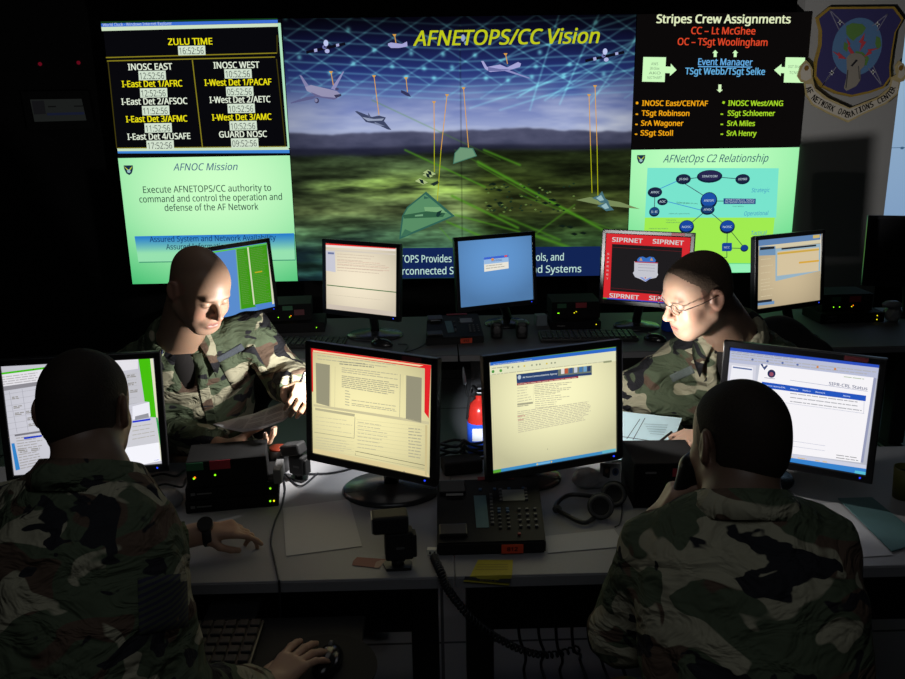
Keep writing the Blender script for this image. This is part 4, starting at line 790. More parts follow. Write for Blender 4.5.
# ================================================================== signed-distance modelling (bodies, clothes, soft shapes)
A3 = lambda v: np.array(v, float)
class Sdf:
    def __init__(s): s.p = []
    def cone(s, a, b, ra, rb, k=.02, op='u', cut=0, flat=None):
        a, b = A3(a), A3(b); s.p.append(('c', (a, b, ra, rb, cut, flat), (a+b)/2, np.linalg.norm(b-a)/2+max(ra, rb), op, k)); return s
    def ell(s, c, r, R=None, k=.02, op='u'):
        s.p.append(('e', (A3(c), A3(r), np.eye(3) if R is None else np.array(R, float)), A3(c), max(r), op, k)); return s
    def plane(s, o, n, op='i', k=.004):
        s.p.append(('p', (A3(o), A3(n)/np.linalg.norm(n)), A3(o), 1e9, op, k)); return s
    def wave(s, fn, amp): s.p.append(('w', (fn, amp), A3((0, 0, 0)), 1e9, 'w', 0)); return s
    @staticmethod
    def dist(kind, q, P):
        if kind == 'c':
            a, b, ra, rb, cut, flat = q; ba = b-a; L2 = max(1e-12, ba@ba); t = (P-a)@ba/L2; h = np.clip(t, 0, 1)
            v = P-a-h[..., None]*ba
            d = np.sqrt((v*v).sum(-1))-(ra+(rb-ra)*h)
            if cut: d = np.maximum(d, (t-1)*math.sqrt(L2))
            return d
        if kind == 'e':
            c, r, R = q; Q = (P-c)@R; k0 = np.sqrt(((Q/r)**2).sum(-1)); k1 = np.sqrt(((Q/(r*r))**2).sum(-1))
            return k0*(k0-1)/np.maximum(k1, 1e-9)
        if kind == 'p': return (P-q[0])@q[1]
    def ev(s, P, prims=None):
        d = np.full(P.shape[:-1], 1e3)
        for kind, q, c, r, op, k in (s.p if prims is None else prims):
            if op == 'w': d = d+q[1]*q[0](P); continue
            e = s.dist(kind, q, P)
            if op == 'u':
                h = np.clip(.5+.5*(d-e)/k, 0, 1); d = d*(1-h)+e*h-k*h*(1-h)
            elif op == 'i':
                h = np.clip(.5-.5*(d-e)/k, 0, 1); d = d*(1-h)+e*h+k*h*(1-h)
            else:
                e = -e; h = np.clip(.5-.5*(d-e)/k, 0, 1); d = d*(1-h)+e*h+k*h*(1-h)
        return d
    def mesh(s, vox, pad=.02):
        U = [p for p in s.p if p[4] == 'u']
        lo = np.min([p[2]-p[3] for p in U], 0)-pad; hi = np.max([p[2]+p[3] for p in U], 0)+pad
        B = 10; nb = np.ceil((hi-lo)/(vox*B)).astype(int); n = nb*B
        G = np.full(tuple(n), 1., 'f')
        bc = np.stack(np.meshgrid(*[lo[i]+(np.arange(nb[i])+.5)*B*vox for i in range(3)], indexing='ij'), -1)
        D = s.ev(bc.reshape(-1, 3)).reshape(tuple(nb)); R = vox*B*.87
        off = np.stack(np.meshgrid(*[np.arange(B)*vox]*3, indexing='ij'), -1)
        for i, j, k in np.argwhere(np.abs(D) < R*1.7+.01):
            c = bc[i, j, k]; pr = [p for p in s.p if p[3] > 1e8 or np.linalg.norm(p[2]-c)-p[3] < R+p[5]+.012]
            if not pr: continue
            o = lo+np.array((i, j, k))*B*vox
            G[i*B:(i+1)*B, j*B:(j+1)*B, k*B:(k+1)*B] = s.ev(o+off, pr)
        for i, j, k in np.argwhere(np.abs(D) >= R*1.7+.01):
            if D[i, j, k] < 0: G[i*B:(i+1)*B, j*B:(j+1)*B, k*B:(k+1)*B] = -1
        G[0] = G[-1] = 1; G[:, 0] = G[:, -1] = 1; G[:, :, 0] = G[:, :, -1] = 1
        return nets(G, lo, vox)
def nets(G, lo, vox):
    I = G < 0; nx, ny, nz = G.shape
    cnt = np.zeros((nx-1, ny-1, nz-1), 'i1')
    for a in (0, 1):
        for b in (0, 1):
            for c in (0, 1): cnt += I[a:nx-1+a, b:ny-1+b, c:nz-1+c]
    cells = np.argwhere((cnt > 0) & (cnt < 8)); idx = np.full(cnt.shape, -1, 'i4'); idx[tuple(cells.T)] = np.arange(len(cells))
    cor = [(a, b, c) for a in (0, 1) for b in (0, 1) for c in (0, 1)]
    val = {q: G[cells[:, 0]+q[0], cells[:, 1]+q[1], cells[:, 2]+q[2]].astype(float) for q in cor}
    S = np.zeros((len(cells), 3)); N = np.zeros(len(cells))
    for q in cor:
        for ax in range(3):
            if q[ax]: continue
            r = list(q); r[ax] = 1; r = tuple(r); a, b = val[q], val[r]; m = (a < 0) != (b < 0)
            t = np.where(m, a/np.where(m, a-b, 1), 0); p = np.tile(np.array(q, float), (len(cells), 1)); p[:, ax] += t
            S += p*m[:, None]; N += m
    V = lo+(cells+S/np.maximum(N, 1)[:, None])*vox
    F = []
    for ax in range(3):
        sl = [slice(None)]*3; s0 = list(sl); s1 = list(sl); s0[ax] = slice(0, -1); s1[ax] = slice(1, None)
        A, Bq = I[tuple(s0)], I[tuple(s1)]; e = np.argwhere(A != Bq)
        o1, o2 = [(1, 2), (2, 0), (0, 1)][ax]
        e = e[(e[:, o1] > 0) & (e[:, o2] > 0)]
        e = e[(e[:, 0] < nx-1) & (e[:, 1] < ny-1) & (e[:, 2] < nz-1)]
        def g(d1, d2):
            q = e.copy(); q[:, o1] -= d1; q[:, o2] -= d2; return idx[q[:, 0], q[:, 1], q[:, 2]]
        Q = np.stack([g(1, 1), g(0, 1), g(0, 0), g(1, 0)], -1); flip = ~A[tuple(e.T)]
        Q[flip] = Q[flip][:, ::-1]; F.append(Q[(Q >= 0).all(1)])
    return V, np.concatenate(F)
def relax(V, F, it=2, lam=.5):
    E = np.concatenate([F[:, [0, 1]], F[:, [1, 2]], F[:, [2, 3]], F[:, [3, 0]]])
    for _ in range(it):
        S = np.zeros_like(V); N = np.zeros(len(V))
        for a, b in ((0, 1), (1, 0)):
            for d in range(3): S[:, d] += np.bincount(E[:, a], V[E[:, b], d], len(V))
            N += np.bincount(E[:, a], minlength=len(V))
        V = V*(1-lam)+lam*S/np.maximum(N, 1)[:, None]
    return V
def sdf_obj(sd, name, m, vox, parent=None, color=None, relaxn=1, origin=None):
    V, F = sd.mesh(vox)
    if relaxn: V = relax(V, F, relaxn)
    me = bpy.data.meshes.new(name); me.vertices.add(len(V)); me.vertices.foreach_set('co', V.astype('f').ravel())
    me.loops.add(len(F)*4); me.polygons.add(len(F)); me.loops.foreach_set('vertex_index', F.astype('i4').ravel())
    me.polygons.foreach_set('loop_start', np.arange(len(F), dtype='i4')*4)
    me.update(calc_edges=True); me.validate()
    if color is not None:
        ca = me.color_attributes.new('col', 'FLOAT_COLOR', 'POINT'); a = np.ones((len(V), 4), 'f'); a[:, :3] = color(V); ca.data.foreach_set('color', a.ravel())
    o = finish(name, me, m, parent, smooth=True, origin=origin); return o
# ------------------------------------------------------------------ cloth and skin materials
def camo(name, scale=1.0, off=(0, 0, 0)):
    m = bpy.data.materials.new(name); m.use_nodes = True; nt = m.node_tree; b = nt.nodes['Principled BSDF']
    b.inputs['Roughness'].default_value = .85; b.inputs['Specular IOR Level'].default_value = .2
    tc = nt.nodes.new('ShaderNodeTexCoord'); mp = nt.nodes.new('ShaderNodeMapping'); mp.inputs['Scale'].default_value = (scale, scale*1.1, scale*1.75); mp.inputs['Location'].default_value = off
    mp.inputs['Rotation'].default_value = (.2, .35, .2)
    nt.links.new(tc.outputs['Object'], mp.inputs[0])
    def noise(sc, lo, seed, dist=.6, det=1.5):
        mm = nt.nodes.new('ShaderNodeVectorMath'); mm.operation = 'ADD'; mm.inputs[1].default_value = (seed*3.7, seed*1.9, -seed*2.3); nt.links.new(mp.outputs[0], mm.inputs[0])
        n = nt.nodes.new('ShaderNodeTexNoise'); n.inputs['Scale'].default_value = sc; n.inputs['Detail'].default_value = det; n.inputs['Distortion'].default_value = dist
        nt.links.new(mm.outputs[0], n.inputs['Vector'])
        r = nt.nodes.new('ShaderNodeMapRange'); r.inputs[1].default_value = lo; r.inputs[2].default_value = lo+.012; nt.links.new(n.outputs['Fac'], r.inputs[0]); return r.outputs[0]
    cur = None
    def layer(fac, col, prev):
        x = nt.nodes.new('ShaderNodeMix'); x.data_type = 'RGBA'; nt.links.new(fac, x.inputs[0])
        if isinstance(prev, tuple): x.inputs[6].default_value = prev
        else: nt.links.new(prev, x.inputs[6])
        x.inputs[7].default_value = col; return x.outputs[2]
    cur = layer(noise(5.5, .535, 1), (.105, .070, .050, 1), (.082, .105, .064, 1))
    cur = layer(noise(6.0, .548, 2), (.36, .34, .24, 1), cur)
    cur = layer(noise(7.0, .575, 3, .9, 2.5), (.018, .018, .022, 1), cur)
    nt.links.new(cur, b.inputs['Base Color'])
    # cloth wrinkles and weave
    wn = nt.nodes.new('ShaderNodeTexNoise'); wn.inputs['Scale'].default_value = 9; wn.inputs['Detail'].default_value = 3; wn.inputs['Distortion'].default_value = 1.2; nt.links.new(mp.outputs[0], wn.inputs['Vector'])
    bp = nt.nodes.new('ShaderNodeBump'); bp.inputs['Strength'].default_value = .95; bp.inputs['Distance'].default_value = .035
    nt.links.new(wn.outputs['Fac'], bp.inputs['Height']); nt.links.new(bp.outputs[0], b.inputs['Normal'])
    return m
def skin_mat():
    m = bpy.data.materials.new('skin'); m.use_nodes = True; nt = m.node_tree; b = nt.nodes['Principled BSDF']
    a = nt.nodes.new('ShaderNodeAttribute'); a.attribute_name = 'col'; tc = nt.nodes.new('ShaderNodeTexCoord')
    n = nt.nodes.new('ShaderNodeTexNoise'); n.inputs['Scale'].default_value = 45; n.inputs['Detail'].default_value = 4; nt.links.new(tc.outputs['Object'], n.inputs['Vector'])
    mx = nt.nodes.new('ShaderNodeMix'); mx.data_type = 'RGBA'; mx.blend_type = 'MULTIPLY'; mx.inputs[0].default_value = .35
    nt.links.new(a.outputs['Color'], mx.inputs[6]); nt.links.new(n.outputs['Color'], mx.inputs[7])
    mx2 = nt.nodes.new('ShaderNodeMix'); mx2.data_type = 'RGBA'; mx2.inputs[0].default_value = .8; nt.links.new(mx.outputs[2], mx2.inputs[6]); nt.links.new(a.outputs['Color'], mx2.inputs[7])
    nt.links.new(mx2.outputs[2], b.inputs['Base Color']); b.inputs['Roughness'].default_value = .48; b.inputs['Subsurface Weight'].default_value = .08; b.inputs['Subsurface Radius'].default_value = (.01, .004, .002)
    b.inputs['Subsurface Scale'].default_value = .5
    bp = nt.nodes.new('ShaderNodeBump'); bp.inputs['Strength'].default_value = .12; bp.inputs['Distance'].default_value = .002; nt.links.new(n.outputs['Fac'], bp.inputs['Height']); nt.links.new(bp.outputs[0], b.inputs['Normal'])
    return m
SKIN = skin_mat(); HAIR = mat('buzz_cut_hair', (.022, .015, .011), .75, var=.5, scale=260, bump=.5, spec=.25); HAIRB = mat('buzz_cut_hair_brown', (.13, .09, .065), .8, var=.5, scale=260, bump=.5, spec=.2)
def basis(z, x=None, y=None):
    """3x3 with columns x,y,z"""
    z = Vector(z).normalized()
    if x is not None: x = Vector(x); x = (x-z*x.dot(z)).normalized(); y = z.cross(x)
    else: y = Vector(y); y = (y-z*y.dot(z)).normalized(); x = y.cross(z)
    return np.array([[x.x, y.x, z.x], [x.y, y.y, z.y], [x.z, y.z, z.z]])
def head_frame(look, up):
    """face looks along -y local"""
    y = -Vector(look).normalized(); z = Vector(up); z = (z-y*z.dot(y)).normalized(); x = y.cross(z)
    return np.array([[x.x, y.x, z.x], [x.y, y.y, z.y], [x.z, y.z, z.z]])
def add_head(sd, C, R, s=1.0, jaw=1.0):
    C = A3(C); T = lambda p: C+R@(A3(p)*s)
    E = lambda c, r, k=.015, op='u', Q=None: sd.ell(T(c), A3(r)*s, R if Q is None else R@Q, k*s, op)
    Cn = lambda a, b, ra, rb, k=.01, op='u': sd.cone(T(a), T(b), ra*s, rb*s, k*s, op)
    E((0, .012, .034), (.075, .098, .086)); E((0, -.032, .030), (.066, .062, .072), .03); E((0, -.03, -.02), (.064, .062, .07), .03)
    E((0, -.038, -.062), (.054*jaw, .055, .055), .03); E((0, -.078, -.102), (.024*jaw, .02, .018), .022)
    for x in (-1, 1):
        E((x*.040, -.062, -.036), (.026, .027, .030), .02); Cn((x*.058, .0, -.055), (x*.030, -.07, -.095), .017*jaw, .014*jaw, .03)
    Cn((-.033, -.087, .024), (.033, -.087, .024), .0105, .0105, .014)
    for x in (-1, 1): E((x*.031, -.102, .003), (.020, .019, .0135), .010, 's')
    Cn((0, -.092, .016), (0, -.118, -.024), .0070, .0105, .010); E((0, -.118, -.029), (.0118, .0115, .0105), .008)
    for x in (-1, 1): E((x*.0130, -.104, -.033), (.0085, .0115, .0082), .006)
    for x in (-1, 1): E((x*.006, -.110, -.0415), (.0035, .006, .004), .003, 's')
    E((0, -.088, -.062), (.030, .016, .022), .016)
    Cn((-.018, -.0965, -.0625), (.018, -.0965, -.0625), .0058, .0058, .005); Cn((-.015, -.0975, -.0748), (.015, -.0975, -.0748), .0068, .0068, .005)
    E((0, -.107, -.0685), (.024, .009, .0020), .003, 's')
    for x in (-1, 1):
        E((x*.031, -.079, .003), (.0165, .0155, .0135), .003)
        q = np.array(Matrix.Rotation(x*-.30, 3, 'Z') @ Matrix.Rotation(-.15, 3, 'X'))
        E((x*.083, .012, -.002), (.0085, .021, .033), .007, 'u', q); E((x*.090, .008, .002), (.006, .013, .021), .005, 's', q); Cn((x*.077, -.006, -.008), (x*.079, .002, .006), .006, .004, .004)
    return T
def add_hand(sd, W, fwd, palm_n, side, s=1.0, curl=(.5, .6, .7, .8), thumb=.3, spread=.12, base=None):
    """W wrist, fwd to knuckles, palm_n out of the palm, side: towards the thumb"""
    W = A3(W); f = A3(Vector(fwd).normalized()); t = Vector(side); t = A3((t-Vector(f)*t.dot(Vector(f))).normalized()); n = A3(Vector(palm_n)); n = n-f*(n@f)-t*(n@t); n = n/np.linalg.norm(n)
    P = lambda a, b, c: W+(f*a+t*b+n*c)*s
    Ln = [(.044, .026, .021), (.049, .030, .022), (.045, .028, .021), (.034, .021, .019)]; off = [.029, .010, -.010, -.028]; len0 = [.090, .094, .089, .081]
    sd.cone(P(-.03, 0, 0), P(.02, 0, 0), .025*s, .026*s, .015)
    for i in range(4):
        K = P(len0[i], off[i], -.002*abs(i-1.2)); sd.cone(P(.012, off[i]*.55, 0), K, .0135*s, .0112*s, .014)
        a = curl[i]; dirv = f*math.cos(0)+t*spread*(1.2-i)*.5; cur = K; ang = a*.75
        r = .0098 if i < 3 else .0085
        for j, L in enumerate(Ln[i]):
            d = (dirv/np.linalg.norm(dirv))*math.cos(ang)+n*math.sin(ang); nx = cur+d*L*s
            sd.cone(cur, nx, (r-.0009*j)*s, (r-.0009*(j+1))*s, .004); cur = nx; ang += a*(1.05 if j == 0 else .7)
    th0 = P(.018, .024, .006); d1 = f*.75+t*.62+n*.35; d1 /= np.linalg.norm(d1); a = th0+d1*.042*s
    sd.cone(P(.005, .008, .004), th0, .016*s, .015*s, .012); sd.cone(th0, a, .0145*s, .0115*s, .012)
    d2 = f*(.9)+t*(.35-thumb)+n*(.25+thumb*.6); d2 /= np.linalg.norm(d2); b = a+d2*.033*s; sd.cone(a, b, .0112*s, .0102*s, .004)
    d3 = f*.95+t*(.1-thumb)+n*(.2+thumb*.6); d3 /= np.linalg.norm(d3); sd.cone(b, b+d3*.026*s, .0102*s, .0085*s, .003)
    return P
def wrinkle(seed, f=1.0):
    r = np.random.default_rng(seed); K = r.normal(0, 1, (7, 3)); K /= np.linalg.norm(K, axis=1)[:, None]; K *= np.array([22, 30, 38, 46, 55, 30, 64])[:, None]*f; ph = r.random(7)*6
    Wp = r.normal(0, 12, (3, 3))
    def fn(P):
        Q = P+.03*np.sin(P@Wp.T+1.3); o = 0
        for k, p in zip(K, ph): o = o+(1-np.abs(np.sin(Q@k+p)))**1.6
        return -(o/7-.35)
    return fn
def decal(target, origin, direction, up, w_, h_, m, name, parent, th=.002, n=7, rot=0.0, shape=None, color_canvas=None):
    """thin patch that follows the surface of target"""
    M = WM[target.name]; me = target.data; bvh = BVHTree.FromPolygons([M @ v.co for v in me.vertices], [tuple(p.vertices) for p in me.polygons])
    d = Vector(direction).normalized(); u = Vector(up); u = (u-d*u.dot(d)).normalized(); x = d.cross(u)
    if rot: q = Matrix.Rotation(rot, 3, d); u = q @ u; x = q @ x
    O = Vector(origin); bm = bmesh.new()
    pts = shape or [(-.5, -.5), (.5, -.5), (.5, .5), (-.5, .5)]
    G = []
    for i in range(n):
        row = []
        for j in range(n):
            p = O+x*(j/(n-1)-.5)*w_+u*(i/(n-1)-.5)*h_; hit, nn, _, _ = bvh.ray_cast(p-d*.25, d, .8)
            row.append((hit-d*.0015) if hit else None)
        G.append(row)
    known = [q for r in G for q in r if q is not None]
    if not known: return None
    for r in G:
        for j in range(n):
            if r[j] is None: r[j] = known[len(known)//2]
    T = [[bm.verts.new(q-d*th) for q in r] for r in G]; Bt = [[bm.verts.new(q+d*.002) for q in r] for r in G]
    for i in range(n-1):
        for j in range(n-1):
            bm.faces.new((T[i][j], T[i][j+1], T[i+1][j+1], T[i+1][j])).smooth = True; bm.faces.new((Bt[i][j], Bt[i+1][j], Bt[i+1][j+1], Bt[i][j+1]))
    for i in range(n-1):
        bm.faces.new((T[i][0], T[i+1][0], Bt[i+1][0], Bt[i][0])); bm.faces.new((T[i][-1], Bt[i][-1], Bt[i+1][-1], T[i+1][-1]))
        bm.faces.new((T[0][i], Bt[0][i], Bt[0][i+1], T[0][i+1])); bm.faces.new((T[-1][i], T[-1][i+1], Bt[-1][i+1], Bt[-1][i]))
    bmesh.ops.recalc_face_normals(bm, faces=bm.faces); me2 = bpy.data.meshes.new(name); bm.to_mesh(me2); bm.free()
    return finish(name, me2, m, parent)
def skin_color(T0, R, C, s, base, beard=.0, scalp=0.0, nape=0.0, brow=(.05, .03, .02)):
    C = A3(C)
    def f(V):
        L = ((V-C)@R)/s; col = np.tile(A3(base), (len(V), 1)); x, y, z = np.abs(L[:, 0]), L[:, 1], L[:, 2]
        hd = (np.linalg.norm(L, axis=1) < .17)
        def mixc(mask, c, a):
            nonlocal col; k = (np.clip(mask, 0, 1)*a*hd)[:, None]; col = col*(1-k)+A3(c)*k
        mixc(np.exp(-((x-.045)/.022)**2-((z+.03)/.022)**2)*(y < -.03), (.62, .26, .18), .45)
        mixc(np.exp(-(x/.016)**2-((z+.03)/.014)**2)*(y < -.09), (.60, .24, .17), .5); mixc((x > .074)*(np.abs(z) < .04), (.58, .25, .18), .5)
        mixc(np.exp(-(x/.021)**8-((z+.0685)/.0115)**6)*(y < -.082), (.42, .14, .12), .75)
        mixc(np.exp(-(x/.02)**8-((z+.0685)/.0018)**2)*(y < -.08), (.08, .02, .02), .9)
        mixc(np.exp(-((x-.032)/.019)**6-((z-.0215-.003*(x-.03)/.02)/.0045)**2)*(y < -.07), brow, .8)
        mixc(np.exp(-((x-.031)/.0145)**8-((z+.0035)/.0022)**2)*(y < -.07), (.03, .015, .012), .9)
        jawm = np.clip((-.045-z)/.02, 0, 1)*(y > -.12)*np.clip((.02-y)/.05, 0, 1); mixc(jawm, (.20, .13, .11), beard)
        sc = np.clip((z-(.052-.72*y*(y < .02)-.35*y*(y >= .02)))/.02, 0, 1); mixc(sc, (.18, .12, .09), scalp)
        if nape: mixc(np.clip((z+.74*y+.055)/.035, 0, 1)*(y > -.03), (.035, .024, .018), nape)
        return col
    return f
def collar(name, m, parent, C, R, rad=(.072, .078), h=.042, opening=.5, tip=.06, drop=.05, flare=.045, wdt=None):
    """folded shirt collar around the neck; R columns x (right), y (back), z (up)"""
    n = 34; C = A3(C); rows_ = []
    for i in range(n):
        t = -1+2*i/(n-1); th = PI/2+t*(PI-opening); e = abs(t)**4
        base = np.array([math.cos(th)*rad[0], math.sin(th)*rad[1], 0]); out = np.array([math.cos(th), math.sin(th), 0])
        fr = np.array([0, -1, 0])*e
        low = base-np.array([0, 0, .012]); top = base+np.array([0, 0, h])*(1-.35*e)
        fold = top+out*.010+np.array([0, 0, .001]); end = base+out*(flare+.01*e)+np.array([0, 0, -drop*.35-(drop*.75)*e])+fr*tip*.55
        mid = (fold+end)/2+out*.008
        rows_.append([low, top, fold, mid, end])
    grid = [[tuple(C+R@p) for p in r] for r in rows_]
    bm = bmesh.new(); V = [[bm.verts.new(p) for p in r] for r in grid]
    for i in range(n-1):
        for j in range(4): bm.faces.new((V[i][j], V[i][j+1], V[i+1][j+1], V[i+1][j])).smooth = True
    bmesh.ops.recalc_face_normals(bm, faces=bm.faces); bmesh.ops.solidify(bm, geom=bm.faces[:], thickness=.0035)
    me = bpy.data.meshes.new(name); bm.to_mesh(me); bm.free(); return finish(name, me, m, parent)
# ================================================================== people
DARK_SHIRT = mat('undershirt', (.012, .010, .010), .9, var=.2, scale=200)
BOOT = mat('black_leather', (.01, .01, .01), .4, var=.2)
def person(label, C, look, up, neck, sh, el, wr, pelvis, hands, knees, feet, s=1.0, jaw=1.0, base=(.46, .27, .19), beard=.2, scalp=0., hairm=None, face=True,
           camo_m=None, open_front=False, vox=(.0038, .0075), seed=1, chest_r=(.185, .128, .2), chair=None, cuffs=((.062, .048), (.062, .048)), opening=.5, neck_r=.058, hairline=.0, front_off=0.0, yoke=True):
    """sh/el/wr: pairs (person's right, person's left)"""
    t = thing('person', label, 'person', (pelvis[0], pelvis[1], 0.0))
    R = head_frame(look, up); C = A3(C); neck = A3(neck); pel = A3(pelvis)
    sh = [A3(p) for p in sh]; el = [A3(p) for p in el]; wr = [A3(p) for p in wr]
    mid = (sh[0]+sh[1])/2; spine = neck-pel; spine /= np.linalg.norm(spine)
    xr = sh[1]-sh[0]   # right -> left
    TB = basis(spine, x=xr)   # x to person's left; y = z cross x = towards back?
    back = TB[:, 1] if TB[:, 1]@(A3(look)) < 0 else TB[:, 1]
    TB = np.stack([TB[:, 0], TB[:, 1], TB[:, 2]], 1)
    # ---- body
    b = Sdf(); T = add_head(b, C, R, s, jaw)
    b.cone(T((0, .030, -.035)), neck+spine*.005, neck_r*s, (neck_r+.004)*s, .03); b.cone(T((0, .0, -.075)), neck-spine*.03, .045*s, .055*s, .03)
    for q in sh: b.cone(neck-spine*.02, q, .045, .052, .04)
    b.ell(neck-spine*.20, (chest_r[0]*.82, chest_r[1]*.8, .19), TB, .05); b.ell(pel+spine*.12, (.145, .105, .19), TB, .05)
    for i in range(2):
        b.cone(sh[i], el[i], .050, .040, .03); b.cone(el[i], wr[i], .040, .0275, .02)
        kn, ft = A3(knees[i]), A3(feet[i]); hp = pel+TB[:, 0]*(-.09 if i == 0 else .09)
        b.cone(hp, kn, .075, .052, .04); b.cone(kn, ft, .052, .038, .03)
        if hands[i]: add_hand(b, wr[i], **hands[i])
    sdf_obj(b, 'body', SKIN, vox[0], t, skin_color(T, R, C, s, base, beard, scalp, .65 if hairm else 0))
    # ---- jacket
    j = Sdf(); cr = chest_r
    j.ell(neck-spine*.19, (cr[0], cr[1], cr[2]), TB, .05); j.ell(neck-spine*.36, (cr[0]*.93, cr[1]*1.0, .2), TB, .05); j.ell(pel+spine*.05, (.18, .15, .13), TB, .05)
    for i in range(2):
        j.cone(neck-spine*.035+(sh[i]-neck)*.12, sh[i], .058, .070, .045); j.cone(sh[i], el[i], .072, .060, .03); j.cone(el[i], el[i]+(wr[i]-el[i])*.90, *cuffs[i], k=.02, cut=1)
    j.wave(wrinkle(seed), .018)
    j.cone(neck-spine*.015, neck+spine*.16, .064*s, .075*s, .01, 's')
    if open_front:
        fr = -TB[:, 1]; o = neck-spine*.045+fr*(cr[1]*.72+front_off); j.cone(o, o-spine*.09, .040, .006, .012, 's')
    jk = sdf_obj(j, 'jacket', camo_m, vox[1], t)
    if open_front:
        u = Sdf(); fr = -TB[:, 1]; u.cone(neck-spine*.01, neck-spine*.05, .063*s, .068, .02); u.cone(neck-spine*.035+fr*.04, neck-spine*.15+fr*(cr[1]*.45), .052, .05, .03); None
        u.plane(neck+spine*.022, spine); sdf_obj(u, 'undershirt', DARK_SHIRT, .006, t)
    collar('collar', camo_m, t, neck-spine*(.008 if open_front else .022), TB, opening=opening, h=.042 if open_front else .036, flare=.045 if open_front else .026, drop=.05 if open_front else .045)
    # ---- trousers and boots
    tr = Sdf(); tr.ell(pel+spine*.0, (.175, .14, .12), TB, .05)
    for i in range(2):
        kn, ft = A3(knees[i]), A3(feet[i]); hp = pel+TB[:, 0]*(-.09 if i == 0 else .09); tr.cone(hp, kn, .095, .075, .04); tr.cone(kn, ft+(kn-ft)*.15, .072, .062, .03)
    tr.wave(wrinkle(seed+9), .010); sdf_obj(tr, 'trousers', camo_m, .012, t)
    for i in range(2):
        ft = A3(feet[i]); d = A3(knees[i])-pel; d[2] = 0; d /= np.linalg.norm(d); bt = Sdf()
        bt.cone(ft+(0, 0, .10), ft+(0, 0, -.0), .05, .046, .02); bt.cone(ft+d*-.03+(0, 0, -.028), ft+d*.17+(0, 0, -.032), .042, .038, .03); bt.plane(A3((0, 0, max(.003, ft[2]-.062))), (0, 0, -1)); sdf_obj(bt, 'boot', BOOT, .01, t)
    # ---- hair cap
    if hairm:
        h = Sdf(); Tt = lambda p: C+R@(A3(p)*s); h.ell(Tt((0, .013, .035)), A3((.0775, .1005, .0885))*s, R, .01); h.ell(Tt((0, -.030, .034)), A3((.0675, .062, .0725))*s, R, .02); h.ell(Tt((0, .02, -.01)), A3((.074, .086, .075))*s, R, .02)
        nrm = R@A3((0, -.62, -.78)); h.plane(Tt((0, -.085, .066+hairline)), nrm, k=.006)
        for x in (-1, 1): h.ell(Tt((x*.082, .012, -.004)), A3((.022, .026, .036))*s, R, .006, 's')
        h.plane(Tt((0, .06, -.072)), R@A3((0, .1, -1)), k=.01); sdf_obj(h, 'hair', hairm, .0045, t)
    return t, T, R, jk, TB
V3 = lambda *a: Vector(a)
CAMO_A = camo('woodland_camouflage', 1.0); CAMO_B = camo('woodland_camouflage_worn', 1.0, (3.1, 1.2, 5.5)); CAMO_C = camo('woodland_camouflage_dark', 1.25, (7.3, 4.4, 2.2)); CAMO_D = camo('woodland_camouflage_back', 1.1, (1.7, 8.4, 6.2))
PEN = mat('pen_black', (.01, .01, .012), .3)
# ---- rear left: bald man reading a sheet
C = atY(199, 287, 2.40); neck = atY(180, 338, 2.57)
lk = V3(.62, -.55, -.46); 
rl, T, R, jk, TB = person('bald person in camouflage reading a sheet behind the front desk', C, lk, V3(.30, -.28, 1), neck,
    (atY(128, 374, 2.62), atY(250, 334, 2.68)), (V3(-1.02, 2.66, .83), atY(290, 381, 2.64)), (atY(228, 449, 2.42), atY(300, 391, 2.44)), V3(-.86, 2.96, .55),
    (dict(fwd=V3(.9, -.25, .1), palm_n=V3(0, -.15, 1), side=V3(-.1, 1, .2), curl=(.45, .5, .55, .6), thumb=.2), dict(fwd=V3(.25, -.75, .2), palm_n=V3(-.6, -.3, -.7), side=V3(-.8, 0, .5), curl=(.8, .8, .9, .9), thumb=.4)),
    (V3(-.62, 2.72, .52), V3(-.42, 2.80, .52)), (V3(-.58, 2.66, .08), V3(-.38, 2.72, .08)), s=.95, jaw=1.08, base=(.45, .275, .185), beard=.25, scalp=.25, camo_m=CAMO_A, open_front=True, seed=3, cuffs=((.070, .054), (.078, .062)), neck_r=.066, chest_r=(.215, .145, .22), opening=.75)
BTAPE = mat('blue_embroidery', (.02, .025, .06), .8, var=.3, scale=400); TAPE = mat('olive_tape', (.20, .22, .12), .85, var=.2, scale=400)
fr = -Vector(TB[:, 1]); upv = Vector(TB[:, 2])
# ---- rear right: man with glasses writing
C2 = atY(698, 293, 2.40); neck2 = atY(732, 333, 2.54)
lk2 = V3(-.86, -.26, -.34)
rrm, T2, R2, jk2, TB2 = person('person in camouflage and glasses writing, lit from the front', C2, lk2, V3(-.20, -.12, 1), neck2,
    (atY(680, 362, 2.70), atY(778, 366, 2.54)), (atY(623, 393, 2.62), V3(1.13, 2.64, .84)), (atY(704, 412, 2.62), atY(716, 440, 2.42)+V3(0, 0, .006)), V3(1.06, 2.92, .55),
    (dict(fwd=V3(.9, -.2, -.1), palm_n=V3(0, 0, -1), side=V3(0, -1, 0), curl=(.4, .5, .5, .5)), dict(fwd=V3(-.92, .08, -.05), palm_n=V3(-.1, .25, -1), side=V3(.1, .9, .35), curl=(.55, .6, .8, .9), thumb=.35)),
    (V3(.80, 2.70, .55), V3(1.0, 2.70, .55)), (V3(.76, 2.64, .08), V3(.96, 2.64, .08)), s=.98, jaw=1.16, base=(.48, .30, .215), beard=.12, hairm=HAIRB, camo_m=CAMO_B, open_front=True, seed=5, cuffs=((.066, .055), (.062, .05)), neck_r=.068, opening=.6, chest_r=(.205, .145, .21))
def pt(R, C, s, p): return Vector(A3(C)+R@(A3(p)*s))
G = lambda p: pt(R2, C2, .98, p)
gl = MB()
